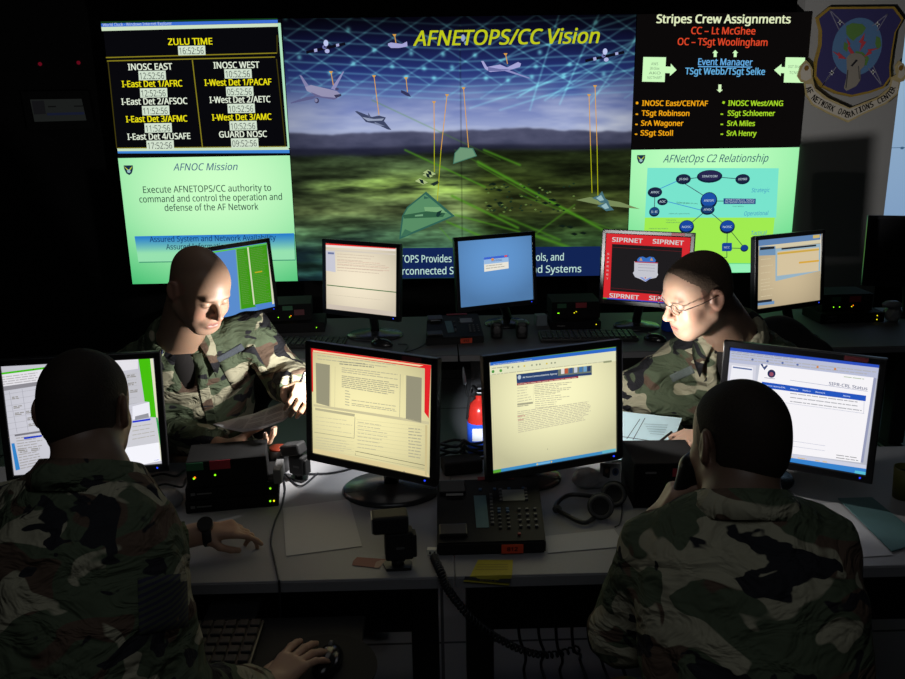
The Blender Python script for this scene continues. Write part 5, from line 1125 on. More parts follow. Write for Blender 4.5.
for x in (-1, 1):
    ring = [G((x*.033+.021*math.cos(a), -.1035+.006*abs(math.cos(a))*0+.0, .002+.0155*math.sin(a))) for a in [2*PI*k/20 for k in range(20)]]
    gl.tube(ring, .0011, 6, closed=True); gl.tube([G((x*.054, -.102, .006)), G((x*.076, -.095, .010)), G((x*.0835, -.04, .008)), G((x*.086, .010, .010)), G((x*.084, .026, -.004))], .0013, 6)
gl.tube([G((-.012, -.1035, .006)), G((0, -.107, .009)), G((.012, -.1035, .006))], .0011, 6)
go = gl.build('glasses_frame', mat('spectacle_metal', (.10, .09, .08), .3, .8), rrm)
gm = bpy.data.materials.new('lens_glass'); gm.use_nodes = True; gt = gm.node_tree; gt.nodes.clear()
go_ = gt.nodes.new('ShaderNodeOutputMaterial'); gx = gt.nodes.new('ShaderNodeMixShader'); g1 = gt.nodes.new('ShaderNodeBsdfTransparent'); g2 = gt.nodes.new('ShaderNodeBsdfGlossy'); g2.inputs['Roughness'].default_value = .05
gx.inputs[0].default_value = .05; gt.links.new(g1.outputs[0], gx.inputs[1]); gt.links.new(g2.outputs[0], gx.inputs[2]); gt.links.new(gx.outputs[0], go_.inputs[0])
for x in (-1, 1): MB().prism([G((x*.033+.0205*math.cos(a), -.1035, .002+.015*math.sin(a))) for a in [2*PI*k/20 for k in range(20)]], Vector(R2[:, 1]), .001).build('lens', gm, rrm)
# eyeballs for the two men whose faces show
EYE_W = mat('eye_white', (.6, .58, .55), .2)
# ---- front left: seen from behind
C3 = atY(85, 410, 1.44); neck3 = atY(92, 470, 1.36)
fl, T3, R3, jk3, TB3 = person('person in camouflage seen from behind before front left monitor', C3, V3(-.02, 1, -.20), V3(.0, .2, 1), neck3,
    (atY(130, 548, 1.32), atY(-14, 528, 1.40)), (atY(180, 700, 1.22), V3(-.98, 1.68, .825)), (V3(-.345, 1.43, .720), atZ(203, 533, .800)), V3(-.62, 1.02, .55),
    (dict(fwd=V3(.42, .86, .06), palm_n=V3(0, 0, -1), side=V3(-.9, .45, 0), curl=(.20, .22, .26, .28), thumb=.0, spread=.3), dict(fwd=V3(.97, .16, .02), palm_n=V3(0, .35, -1), side=V3(.1, -1, -.2), curl=(.34, .62, .85, 1.0), thumb=.35, s=.84)),
    (V3(-.50, 1.58, .50), V3(-.78, 1.58, .52)), (V3(-.50, 1.62, .08), V3(-.80, 1.62, .08)), s=.90, base=(.42, .25, .17), hairm=HAIR, camo_m=CAMO_C, seed=7, chest_r=(.185, .13, .22), vox=(.0038, .0065), opening=.4, hairline=.0)
# ---- front right: on the phone, seen from behind
C4 = atY(740, 443, 1.42); neck4 = atY(742, 500, 1.35)
frm, T4, R4, jk4, TB4 = person('person in camouflage seen from behind holding phone handset to ear', C4, V3(-.22, 1, -.22), V3(.0, .22, 1), neck4,
    (atY(812, 552, 1.32), atY(660, 552, 1.37)), (V3(.80, 1.50, .83), atY(622, 632, 1.40)), (V3(.70, 1.86, .81), atY(654, 526, 1.52)), V3(.50, 1.02, .55),
    (dict(fwd=V3(-.3, .9, 0), palm_n=V3(0, 0, -1), side=V3(-1, 0, 0), curl=(.3, .4, .4, .5)), dict(fwd=V3(.35, -.15, .85), palm_n=V3(.9, .1, -.3), side=V3(-.2, -.9, .1), curl=(.75, .8, .85, .9), thumb=.3)),
    (V3(.70, 1.58, .50), V3(.40, 1.58, .52)), (V3(.70, 1.62, .08), V3(.40, 1.62, .08)), s=.95, base=(.42, .25, .17), hairm=HAIR, camo_m=CAMO_D, seed=11, chest_r=(.195, .13, .22), vox=(.0038, .0065), opening=.4)
# ================================================================== things on the front desks
DZ = .7415
PAP = mat('paper_white', (.46, .46, .48), .85, var=.03, scale=90)
RLAB = mat('red_label', (.32, .02, .035), .6, var=.1); GLAB = mat('green_label', (.02, .12, .05), .6, var=.1); ORL = mat('orange_label', (.75, .07, .02), .6, var=.08)
GREYP = mat('grey_plastic', (.12, .12, .125), .5, var=.1)
def flat(name, label, cat, pts, m, th=.0006, z=DZ, art=None, group=None, curl=None):
    P = [atZ(x, y, z+th) for x, y in pts]
    t = thing(name, label, cat, (sum((p.x for p in P))/len(P), sum((p.y for p in P))/len(P), z), group=group)
    MB().prism([Vector((p.x, p.y, z)) for p in P], (0, 0, 1), th).build('sheet', m, t)
    if art:
        c = Canvas((P[0].x, P[0].y, z+th), (1, 0, 0), (0, 1, 0), eps=.0003); art(c); c.build('print', printed_mat('printed_board'), t)
    return t
flat('paper_sheet', 'blank white sheet on left desk below document monitor', 'paper', [(283, 508), (349, 499), (362, 546), (286, 556)], PAP)
flat('paper_sheet', 'white sheet on right desk between headset and desk phone', 'paper', [(545, 536), (614, 529), (626, 546), (548, 553)], PAP, th=.001)
flat('paper_sheet', 'white sheet on right desk under teal folder', 'paper', [(806, 505), (838, 502), (893, 555), (862, 557)], PAP)
flat('folder', 'teal folder lying at right end of front desk', 'folder', [(838, 498), (872, 497), (925, 540), (892, 551)], mat('teal_card', (.08, .17, .18), .7, var=.08), th=.003, z=DZ+.0015)
def redart(c):
    c.P([(376, 562), (381, 560), (386, 560), (379, 568), (374, 568)], (150, 120, 110), 1)
flat('card', 'dark red card lying beside black flash unit', 'card', [(353, 561), (357, 557), (386, 559), (379, 568), (352, 565)], mat('dark_red_card', (.17, .018, .012), .55, var=.15), art=redart)
# yellow slip bent over the desk edge
ys = thing('notice_slip', 'yellow slip with black stripe hanging over desk edge under phone', 'paper slip', atZ(492, 565, DZ))
e1, e2 = atZ(470, 575, DZ+.001), atZ(512, 574.2, DZ+.001); yb = 1.7955
A_, B_ = atZ(478, 560, DZ+.001), atZ(513, 560, DZ+.001); D_, Cc_ = atY(463, 581.5, yb-.006), atY(509, 585.5, yb-.006)
E1, E2 = Vector((e1.x, yb, DZ+.001)), Vector((e2.x, yb, DZ+.001))
mb = MB(); 
for quad in ((A_, B_, E2, E1), (E1, E2, Cc_, D_)):
    mb.prism([p+Vector((0, 0, .0)) for p in quad], (0, -.3, 1), .0008)
mb.build('slip', mat('yellow_paper', (.42, .36, .02), .7, var=.06), ys)
nrm_ = (E2-E1).cross(D_-E1).normalized(); 
c = Canvas(E1+Vector((0, -.002, 0)), (E2-E1), (E1-D_), eps=.0008)
c.P([(465, 576.5), (476, 577.2), (478, 578.6), (498, 580.2), (500, 578.8), (511, 578.6), (510.5, 583), (464, 579.6)], (12, 12, 10), 1); c.text('NOTICE', (480, 581), (496, 581.8), .005, (150, 140, 30), 2, bold=.02)
c.build('print', printed_mat('printed_board'), ys)
c = Canvas(A_+Vector((0, 0, .0012)), (1, 0, 0), (0, 1, 0), eps=.0003)
for y in (564.5, 567, 569.5): c.line((480-(y-560)*.5, y), (508, y), .0016, (95, 90, 30), 1)
c.build('print', printed_mat('printed_board'), ys)
# ---- desk telephones
def phone(label, TL, TR, BR, BL, zf=.775, zb=.83, scale=1.0, detail=True, lab='812'):
    P = [atZ(*TL, zb), atZ(*TR, zb), atZ(*BR, zf), atZ(*BL, zf)]; cen = (P[0]+P[1]+P[2]+P[3])/4
    t = thing('desk_phone', label, 'telephone', (cen.x, cen.y, DZ), group='multi line desk telephones')
    bm = bmesh.new(); top = [bm.verts.new(p) for p in P]; bot = [bm.verts.new((p.x, p.y, DZ)) for p in P]
    bm.faces.new(top); bm.faces.new(bot[::-1])
    for i in range(4): bm.faces.new((top[i], bot[i], bot[(i+1) % 4], top[(i+1) % 4]))
    bmesh.ops.recalc_face_normals(bm, faces=bm.faces); bmesh.ops.bevel(bm, geom=bm.edges[:], offset=.004, segments=2, affect='EDGES')
    me = bpy.data.meshes.new('housing'); bm.to_mesh(me); bm.free(); finish('housing', me, mat('phone_black', (.007, .007, .008), .6, var=.2, spec=.3), t)
    ux = (P[2]-P[3]).normalized(); uy = (P[0]-P[3]); H_ = uy.length; uy.normalize(); n = ux.cross(uy).normalized(); W_ = (P[2]-P[3]).length
    at = lambda a, b, h=0: P[3]+(P[2]-P[3])*a+(P[0]-P[3]).lerp(P[1]-P[2], a)*b+n*h
    R = Matrix((ux, n.cross(ux), n)).transposed()
    for b1, l1 in ((.83, .20), (.16, .16)): MB().box(at(.15, b1, .006), (W_*.26, H_*l1, .012), R, bevel=.003).build('handset_rest', BLK(), t)
    K = GREYP
    label_quad('key_card', at(.42, .46, .0005), ux, n.cross(ux), W_*.12, H_*.5, mat('blue_grey_card', (.10, .20, .22), .6), t, .001)
    label_quad('display_window', at(.74, .70, .0005), ux, n.cross(ux), W_*.22, H_*.18, mat('lcd_grey', (.24, .25, .24), .35), t, .001)
    label_quad('name_strip', at(.17, .70, .0085), ux, n.cross(ux), W_*.17, H_*.035, mat('strip_grey', (.25, .25, .25), .6), t, .001)
    label_quad('top_label', at(.58, .985, .002), ux, n.cross(ux), W_*.37, H_*.055, RLAB, t, .001)
    kb = [(.52, .27+.055*i) for i in range(9)] + [(.86+0, .62+.055*i) for i in range(4)] + [(.615, .62+.055*i) for i in range(4)]
    key = MB().box(at(*kb[0], .003), (W_*.030, H_*.026, .005), R, bevel=.001).build('key', K, t); k0 = key.location.copy(); ref = at(*kb[0], .003)
    def kcopy(a, b, m=None):
        o = key.copy(); COL.objects.link(o); o.parent = t; o.location = k0+(at(a, b, .003)-ref); WM[o.name] = WM[key.name]
        if m: o.data = m
        return o
    if detail:
        for a, b in kb[1:]: kcopy(a, b)
        for i in range(3):
            for j in range(4): kcopy(.78+.075*i, .21+.085*j)
        bl = key.data.copy(); bl.materials.clear(); bl.materials.append(mat('blue_key', (.05, .12, .25), .5))
        for a, b in ((.59, .44), (.67, .44), (.59, .48), (.67, .48), (.42, .80), (.56, .80), (.70, .80), (.84, .80)): kcopy(a, b, bl)
        dk = key.data.copy(); dk.materials.clear(); dk.materials.append(mat('dark_key', (.05, .05, .055), .5))
        for a in (.59, .67):
            for b in (.20, .26, .32, .38): kcopy(a, b, dk)
        rk = key.data.copy(); rk.materials.clear(); rk.materials.append(mat('red_key', (.3, .03, .03), .5)); kcopy(.76, .10, rk)
    else:
        for a, b in kb[1::3]: kcopy(a, b)
        for i in range(3):
            for j in range(4): kcopy(.78+.075*i, .21+.085*j)
    F0 = Vector((P[3].x, P[3].y, (zf+DZ)/2)); F1 = Vector((P[2].x, P[2].y, (zf+DZ)/2)); fx = (F1-F0).normalized()
    cl = F0.lerp(F1, .69)+Vector((fx.y, -fx.x, 0))*.0042; lq = label_quad('number_label', cl, fx, (0, 0, 1), W_*.2, .024, ORL, t, .001)
    c = Canvas(cl+Vector((fx.y, -fx.x, 0))*.0012, fx, (0, 0, 1), eps=.0003); c.text(lab, (-.013, -.005), (.013, -.005), .010, (50, 8, 4), 2, bold=.03, local=True); c.build('number_print', printed_mat('printed_board'), t)
    return t
phone('large black desk phone on right front desk, number label', (437, 480), (538, 476.5), (546, 541), (437, 544))
phone('black desk phone on rear desk left of small speaker pair', (427, 316), (478, 313), (484, 336), (426, 339), detail=False)
# ---- flash units standing on the desk
def flash(label, px, py, yaw, h=.15, tilt=0.0, head_dir=-1, s=1.0):
    b_ = atZ(px, py, DZ); t = thing('camera_flash', label, 'camera flash', b_, group='camera flash units on the desks')
    R = Matrix.Rotation(yaw, 3, 'Z'); at = lambda x, y, z: b_+R @ Vector((x*s, y*s, z*s))
    MB().prism([at(*p) for p in ((-.03, -.022, 0), (.03, -.026, 0), (.036, .0, 0), (.026, .026, 0), (-.02, .03, 0), (-.036, .008, 0))], (0, 0, 1), .007).build('foot', BLK(), t)
    MB().cyl(at(0, 0, .006), at(0, 0, .022), .016*s, .014*s).box(at(0, 0, .024), (.034*s, .034*s, .006), R, bevel=.001).build('mount', BLK(), t)
    MB().box(at(.004, 0, .063), (.070*s, .042*s, .076*s), R, bevel=.006).build('battery_body', MBK(), t)
    MB().box(at(.042, 0, .060), (.010*s, .036*s, .060*s), R, bevel=.003).build('battery_door', MBK(), t)
    RH = R @ Matrix.Rotation(tilt, 3, 'Y')
    MB().box(at(-.016, 0, .124), (.088*s, .054*s, .046*s), RH, bevel=.006).build('flash_head', MBK(), t)
    hc = at(-.016, 0, .124)+RH @ Vector((head_dir*.0445*s, 0, 0)); MB().box(hc, (.002, .046*s, .038*s), RH).build('flash_window', mat('flash_lens', (.25, .25, .26), .15), t)
    c = label_quad('model_plate', at(.006, -.0215, .060), R @ Vector((1, 0, 0)), (0, 0, 1), .02, .006, mat('silver_print', (.10, .10, .10), .5), t, .0006); return t
flash('black camera flash standing by dark red card', 398, 566, .12, s=.98)
flash('black camera flash standing behind blank sheet, aimed at bald man', 299, 479, -.45, s=.78, tilt=-.25, head_dir=-1)
flash('black camera flash hidden behind blue banner monitor', 560, 470, .6, s=.78, head_dir=-1) if False else None
# ---- network boxes
def netbox(name, label, FLp, FRp, z0, h, depth, grp=None, leds=(), labels=(), prints=(), bevel=.003, m=None):
    a = atZ(*FLp, z0); b = atZ(*FRp, z0); ux = (b-a); W_ = ux.length; ux.normalize(); uy = Vector((-ux.y, ux.x, 0)); R = Matrix((ux, uy, Vector((0, 0, 1)))).transposed()
    c0 = (a+b)/2+uy*depth/2; t = thing(name, label, 'network device', (c0.x, c0.y, z0), group=grp)
    MB().box(c0+Vector((0, 0, h/2)), (W_, depth, h), R, bevel=bevel).build('case', m or mat('device_black', (.006, .006, .0065), .75, var=.3, spec=.15), t)
    at = lambda u, v: a+ux*W_*u+Vector((0, 0, h*v))-uy*.0005
    for u, v, col in leds: MB().ell(at(u, v)-uy*.001, (.0028, .0022, .0028), n=10).build('status_light', LED({'g': 'green', 'a': 'amber', 'y': 'yellow'}[col], {'g': (130, 235, 20), 'a': (255, 120, 20), 'y': (220, 210, 20)}[col], 1.6), t)
    for u, v, w_, hh, mm in labels: label_quad('label', at(u, v), ux, (0, 0, 1), w_, hh, mm, t, .001)
    return t, at, R
Z = DZ
sL = 'network boxes on the left front desk'
netbox('network_box', 'thin black network box at bottom of left desk stack', (186, 514), (279, 506), Z, .036, .15, sL, leds=((.91, .5, 'g'), (.95, .5, 'y')), labels=((.08, .5, .012, .008, mat('silver_print', (.1, .1, .1))), (.2, .5, .04, .004, mat('silver_print', (.1, .1, .1)))))
netbox('network_box', 'thin black network box in middle of left desk stack', (186, 501), (279, 493.5), Z+.0375, .036, .15, sL, leds=((.91, .5, 'g'),), labels=((.08, .5, .012, .008, mat('silver_print', (.1, .1, .1))), (.2, .5, .04, .004, mat('silver_print', (.1, .1, .1)))))
netbox('switch_box', 'taller black switch box with green and red labels, on left stack', (188, 489), (268, 482), Z+.075, .078, .13, sL, leds=((.10, .42, 'a'), (.085, .38, 'g'), (.35, .45, 'g')), labels=((.11, .82, .045, .022, GLAB), (.42, .82, .055, .026, RLAB)))
MB().box(atZ(274, 486, Z+.075)+Vector((.008, .06, .022)), (.026, .09, .042), Matrix.Rotation(.1, 3, 'Z'), bevel=.003)
tag(MB().box(atZ(275, 486, Z+.075)+Vector((.004, .05, .0215)), (.022, .08, .042), Matrix.Rotation(.06, 3, 'Z'), bevel=.003).build('adapter', GREYP), 'small grey adapter beside switch box on left stack', 'adapter')
rc = thing('tin', 'small dark tin with dull red lid behind left network boxes', 'tin', atZ(276, 478, DZ)); b_ = atZ(276, 478, DZ)+Vector((.0, .06, 0)); rc.location = b_; WM[rc.name] = Matrix.Translation(b_)
MB().cyl(b_, b_+Vector((0, 0, .07)), .03).build('can', BLK(), rc); MB().cyl(b_+Vector((0, 0, .07)), b_+Vector((0, 0, .076)), .026).build('lid', mat('dull_red_lid', (.25, .03, .01), .5), rc)
netbox('network_box', 'black network box at right desk beneath red-labelled box', (633, 508), (702, 507), Z, .036, .18, 'network boxes on the right front desk', leds=((.55, .5, 'g'),))
netbox('switch_box', 'black switch box with red label near phone handset', (633, 496), (700, 495), Z+.0375, .095, .17, 'network boxes on the right front desk', leds=((.50, .34, 'g'), (.56, .38, 'a')), labels=((.72, .72, .055, .024, RLAB), (.25, .72, .03, .006, GREYP)))
# ---- name cards, pouches, adapter, headset
def idcard(label, TL, TR, BR, BL, Y, grp='photo cards on the front desks'):
    Y = atZ(*BL, DZ+.001).y+.003; P = [atY(*TL, Y+.01), atY(*TR, Y+.01), atY(*BR, Y), atY(*BL, Y)]; P = [p+Vector((0, 0, .009)) for p in P]; dz = DZ-min(P[2].z, P[3].z); t = thing('photo_card', label, 'photo card', ((P[3]+P[2])/2).to_tuple(), group=grp)
    MB().prism(P, (0, 1, .1), .004).build('card', PAP, t)
    c = Canvas((P[0]+P[2])/2+Vector((0, -.001, 0)), P[1]-P[0], P[0]-P[3], eps=.0006)
    w_ = (P[1]-P[0]).length; h_ = (P[0]-P[3]).length
    c.U([(-w_*.40, -h_*.1), (-w_*.05, -h_*.1), (-w_*.05, h_*.4), (-w_*.40, h_*.4)], (60, 50, 48), 1); c.disc((-w_*.22, h_*.22), w_*.09, h_*.11, (130, 100, 85), 2, local=True); c.U([(-w_*.38, -h_*.08), (-w_*.07, -h_*.08), (-w_*.12, h_*.08), (-w_*.33, h_*.08)], (20, 22, 26), 2)
    c.disc((w_*.22, h_*.18), w_*.17, h_*.17, (70, 85, 120), 1, local=True); c.disc((w_*.22, h_*.18), w_*.09, h_*.09, (30, 36, 60), 2, local=True)
    c.build('print', printed_mat('printed_board'), t); return t
idcard('white photo card with seal, upright beside headset', (600, 466), (620, 467), (621, 491), (600, 489), 2.24)
idcard('white photo card with seal, left desk beside cable pile', (128, 483), (147, 485), (149, 511), (130, 509), 2.06)
def lump(name, label, cat, cs, m, vox=.003, seed=1, amp=.004, grp=None, cut=DZ):
    s_ = Sdf()
    for c_, r_ in cs: s_.ell(c_, r_, None, .012)
    if amp: s_.wave(wrinkle(seed, 3.0), amp)
    s_.plane((0, 0, cut), (0, 0, -1)); return tag(sdf_obj(s_, name, m, vox, None), label, cat, grp)
bag = mat('clear_bag_plastic', (.30, .30, .31), .35, var=.3, scale=60)
q = atZ(156, 512, DZ); lump('plastic_pouch', 'crumpled pale plastic pouch left of stacked network boxes', 'pouch', ((q+Vector((0, .02, .028)), (.05, .03, .034)), (q+Vector((.03, .04, .02)), (.035, .03, .03))), bag, seed=4, amp=.008)
q = atZ(588, 490, DZ); lump('plastic_pouch', 'crumpled pale plastic pouch behind headset', 'pouch', ((q+Vector((0, .02, .028)), (.045, .03, .032)), (q+Vector((.04, .03, .02)), (.035, .03, .028))), bag, seed=6, amp=.008)
hs = thing('headset', 'black headset with padded ear cups on right front desk', 'headset', atZ(597, 522, DZ))
c1, c2 = atZ(601, 520, DZ)+Vector((0, .01, .036)), atZ(615, 508, DZ)+Vector((.0, .02, .034)); ax = Vector((-.25, -1, .35)).normalized()
for cc in (c1, c2):
    Q = Vector((0, 0, 1)).rotation_difference(ax).to_matrix()
    MB().lathe(cc, [(.020, -.018), (.034, -.012), (.036, .0), (.034, .010), (.024, .013), (.018, .008), (.001, .006)], 28, Q).build('ear_cup', MBK(), hs)
    MB().tube([cc+Q @ Vector((.028*math.cos(a), .028*math.sin(a), .012)) for a in [2*PI*k/24 for k in range(24)]], .005, 8, closed=True).build('ear_pad', mat('pad_grey', (.06, .06, .065), .6), hs)
bd = loftpts([c1+Vector((-.004, -.0, -.024)), atZ(585, 526, DZ)+Vector((0, 0, .010)), atZ(568, 520, DZ)+Vector((0, 0, .012)), atZ(556, 512, DZ)+Vector((0, .01, .012)), atZ(570, 502, DZ)+Vector((0, .02, .012)), atZ(595, 503, DZ)+Vector((0, .01, .016)), c2+Vector((-.02, .01, -.01))], 6)
MB().tube(bd, .0065, 8).build('headband', BLK(), hs)
MB().ell(atZ(557, 513, DZ)+Vector((0, 0, .012)), (.013, .010, .011)).build('microphone', mat('mic_foam', (.05, .05, .05), .7), hs)
# ---- cables
CAB = mat('cable_rubber', (.012, .013, .018), .45, var=.1)
def cable(label, pts, r=.0028, name='cable', m=None, grp=None, n=6): return tag(MB().tube(loftpts(pts, n), r, 8).build(name, m or CAB), label, 'cable', grp)
zc = lambda x, y, dz=.003: atZ(x, y, DZ+dz)
p_ = zc(279, 581); cable('thin dark cable running down from flash across left desk edge', [zc(318, 473), zc(300, 486), zc(284, 474), zc(285, 490), zc(281, 508), zc(275, 522), zc(271, 541), zc(274, 558), p_, Vector((p_.x, 1.792, .742)), Vector((p_.x-.002, 1.79, .66)), Vector((p_.x-.03, 1.86, .5)), Vector((p_.x-.05, 1.95, .25))], .0026)
cable('thin cable crossing bright strip behind document monitor', [zc(306, 474), zc(330, 473), zc(352, 468), zc(372, 462)], .003)
cable('thin cable looped beside headset and photo card', [zc(612, 462, .02), zc(622, 462, .01), zc(622, 478), zc(620, 492), zc(622, 508), zc(620, 523), zc(615, 527)], .0016)
cable('cable tangle strand behind left photo card, upper', [zc(135, 482, .02), zc(150, 488, .03), zc(165, 484, .04), zc(182, 487, .02), zc(186, 478, .004)], .003)
cable('cable tangle strand behind left photo card, lower', [zc(146, 478, .012), zc(162, 474, .016), zc(176, 476, .012), zc(185, 470, .004)], .0035)
hc_ = thing('coiled_cord', 'black coiled phone cord dropping over the desk edge with metal plug', 'cord', zc(432, 553))
base = loftpts([zc(433, 554, .012), zc(436, 562, .012), zc(441, 574, .012)+Vector((0, 0, .004)), atY(446, 586, 1.782), atY(458, 603, 1.80), atY(475, 622, 1.84), atY(496, 637, 1.90), atY(522, 650, 1.98), atY(548, 655, 2.05), atY(580, 648, 2.12)], 40)
hp = []; 
for i, p in enumerate(base[:-1]):
    tg = (base[i+1]-p).normalized(); x_ = tg.cross(Vector((0, 0, 1))).normalized(); y_ = tg.cross(x_); a = i*.95; rr_ = .0085 if i > 12 else .002
    hp.append(p+x_*rr_*math.cos(a)+y_*rr_*math.sin(a))
MB().tube(hp, .0032, 5).build('coil', CAB, hc_)
MB().box(zc(432, 551, .008), (.024, .016, .014), Matrix.Rotation(-.1, 3, 'Z'), bevel=.001).build('plug', mat('plug_metal', (.85, .84, .74), .5, .0), hc_); MB().box(zc(430, 552, .008)+Vector((0, -.003, .001)), (.004, .012, .004), None).box(zc(434.5, 552, .008)+Vector((0, -.003, .001)), (.004, .012, .004), None).build('plug_slot', MBK(), hc_)
for i, (x, y, x2, y2) in enumerate(((518, 622, 524, 672), (538, 622, 541, 665), (556, 630, 560, 672), (572, 634, 580, 660), (588, 630, 604, 668))):
    a = atY(x, y, 2.36); b_ = atZ(x2, y2, .012); a.z = min(a.z, .68); top = Vector((a.x, a.y, .69))
    cable('thin cable hanging under the right front desk', [top, a, a.lerp(b_, .5)+Vector((.015, -.02*i*0, -.03)), b_, Vector((b_.x+.01, b_.y-.12, .0065))], .005, grp='cables hanging under the right desk')
ab = zc(462, 474); tag(MB().box((ab.x, ab.y+.03, DZ+.022), (.12, .065, .042), Matrix.Rotation(.2, 3, 'Z'), bevel=.006).build('power_adapter', MBK()), 'black power adapter brick behind large desk phone', 'power adapter')
for i_, (rx, ry, w_) in enumerate(((.055, .028, 'left'), (.05, .024, 'right'))):
    cc = zc(447+i_*31, 463-i_*1); lp = [cc+Vector((rx*math.cos(a)*(1+.12*math.sin(3*a)), .0+ry*math.sin(a), .006+.010*(1+math.sin(2*a+i_))+.0011*k)) for k, a in enumerate([j_*.35 for j_ in range(55)])]
    tag(MB().tube(lp, .0045, 7).build('cable_coil', CAB), 'loose coil of black cable between front monitors, %s one' % w_, 'cable')
# ---- keyboard tray, keyboard, mouse under left man's hand
dk = bpy.data.objects['desk']
MB().box((-.53, 1.645, .655), (.70, .25, .014), bevel=.004).build('keyboard_tray', MBK(), dk); MB().box((-.50, 1.93, .66), (.12, .34, .012)).box((-.50, 2.1, .69), (.08, .04, .06)).build('tray_arm', DL, dk)
def keyboard(label, c0, yaw, W_=.44, D_=.15, grp='keyboards', led=None, rowsn=5, cols=15):
    t = thing('keyboard', label, 'keyboard', c0, yaw, group=grp); M = WM[t.name]
    MB().box((0, 0, .009), (W_, D_, .016), bevel=.004).build('case', BLK(), t, world=False)
    kb = MB(); first = None
    for r_ in range(rowsn):
        for k in range(cols):
            loc = Vector((-W_/2+.018+k*(W_-.036)/(cols-1), -D_/2+.022+r_*(D_-.04)/(rowsn-1), .020))
            if first is None: first = MB().box(loc, (W_/cols*.78, D_/rowsn*.68, .008), bevel=.0015, seg=1).build('key', mat('key_black', (.02, .02, .022), .45, var=.15), t, world=False); l0 = loc
            else: o = first.copy(); COL.objects.link(o); o.parent = t; o.location = first.location+(loc-l0)
    if led: MB().box((W_/2-.09, D_/2-.006, .0185), (.05, .004, .001)).build('logo_strip', mat('silver_print', (.1, .1, .1)), t, world=False); MB().ell((W_/2-.105, D_/2-.014, .021), (.003, .003, .002), n=10).build('lock_light', LED('green', (130, 235, 20), 1.2), t, world=False)
    return t
keyboard('black keyboard with green light on tray under left desk', (-.62, 1.65, .663), 0, .42, .17, led=True)
def mouse(label, c0, yaw, grp='computer mice', z=DZ, s=1.0):
    t = thing('computer_mouse', label, 'mouse', c0, yaw, group=grp)
    a = Sdf(); a.ell((0, 0, .006), (.031*s, .055*s, .030*s), None, .01); a.plane((0, 0, .001), (0, 0, -1)); o = sdf_obj(a, 'shell', mat('glossy_black', (.012, .012, .013), .2), .003, None, origin=(0, 0, 0))
    o.parent = t; o.location = (0, 0, 0); o.name = 'shell'
    MB().cyl((-.004, .03*s, .031*s), (.004, .03*s, .031*s), .008, n=14).build('scroll_wheel', GREYP, t, world=False); return t
mp = atZ(322, 668, .665)
tag(MB().cyl((mp.x, mp.y, .6625), (mp.x, mp.y, .667), .118, n=48).build('mouse_pad', mat('mouse_pad_rubber', (.007, .007, .008), .8)), 'round black mouse pad under left man\'s hand', 'mouse pad')
mouse('black mouse under hand of front left man', (mp.x+.012, mp.y+.005, .668), -.2)
# ---- watch, handset
wp = A3(atZ(208, 532.5, .802)); wv = Vector((.97, .16, .02)); Q = Vector((0, 0, 1)).rotation_difference(wv.normalized()).to_matrix()
MB().lathe(Vector(wp), [(.0325, -.011), (.0345, -.009), (.0345, .009), (.0325, .011), (.029, .011), (.029, -.011)], 28, Q).build('watch_strap', MBK(), fl)
MB().cyl(Vector(wp)+Vector((0, -.012, .024)), Vector(wp)+Vector((0, -.020, .036)), .019, n=24).build('watch_case', mat('watch_case', (.03, .03, .03), .3), fl)
ph = thing('phone_handset', 'black telephone handset held to left ear of front right man', 'phone handset', atY(692, 500, 1.46))
a_, b_ = atY(702, 466, 1.475), atY(690, 508, 1.50); ear = Sdf(); ear.ell(a_, (.030, .030, .032), None, .02); ear.ell(b_, (.028, .03, .030), None, .02); ear.cone(a_+Vector((-.022, .0, 0)), b_+Vector((-.020, .0, 0)), .021, .021, .02)
sdf_obj(ear, 'handle', mat('handset_black', (.01, .01, .011), .3), .0035, ph)
cable('coiled handset cord hanging from handset to right front desk', [b_+Vector((-.01, .01, -.03)), b_+Vector((-.0, .12, -.16)), atZ(672, 518, DZ+.010), atZ(655, 522, DZ+.010), atZ(640, 516, DZ+.008)], .0035, name='handset_cord')
# ---- sheet held by bald man
sh_ = thing('paper_sheet', 'curved white sheet held in bald man\'s hand', 'paper', atY(262, 424, 2.40))
near = [(213, 424), (226, 428.5), (242, 432), (262, 429), (283, 421), (297, 411), (308, 400)]; far = [(232, 419), (243, 416), (254, 413.5), (268, 408), (284, 402), (297, 395), (309, 386)]
g_ = []
for i in range(6):
    k = i/5; g_.append([atY(x0*(1-k)+x1*k, y0*(1-k)+y1*k, 2.34+.17*k) for (x0, y0), (x1, y1) in zip(near, far)])
MB().sheet(g_, .0008).build('sheet', PAP, sh_)
mbp = MB(); rp = random.Random(3)
for i in range(11):
    k = .12+.07*i; row = [atY(x0*(1-k)+x1*k, y0*(1-k)+y1*k, 2.34+.17*k)+Vector((0, 0, .0012)) for (x0, y0), (x1, y1) in zip(near, far)]; k2 = k+.022
    row2 = [atY(x0*(1-k2)+x1*k2, y0*(1-k2)+y1*k2, 2.34+.17*k2)+Vector((0, 0, .0012)) for (x0, y0), (x1, y1) in zip(near, far)]
    for j in range(1, 5):
        if rp.random() < .85: mbp.poly((row[j].lerp(row[j+1], .05), row[j].lerp(row[j+1], .92), row2[j].lerp(row2[j+1], .92), row2[j].lerp(row2[j+1], .05)))
mbp.build('print', mat('faint_print', (.20, .20, .21), .85, var=.2, scale=700), sh_, recalc=False)
MB().tube([atY(291, 402, 2.44), atY(305, 372, 2.42)], .004, 8).build('barrel', PEN, tag_t := thing('pen', 'black pen in bald man\'s left hand', 'pen', atY(291, 402, 2.44))); MB().tube([atY(289.5, 405, 2.44), atY(291, 402, 2.44)], [.001, .0035], 8).build('tip', GREYP, tag_t)
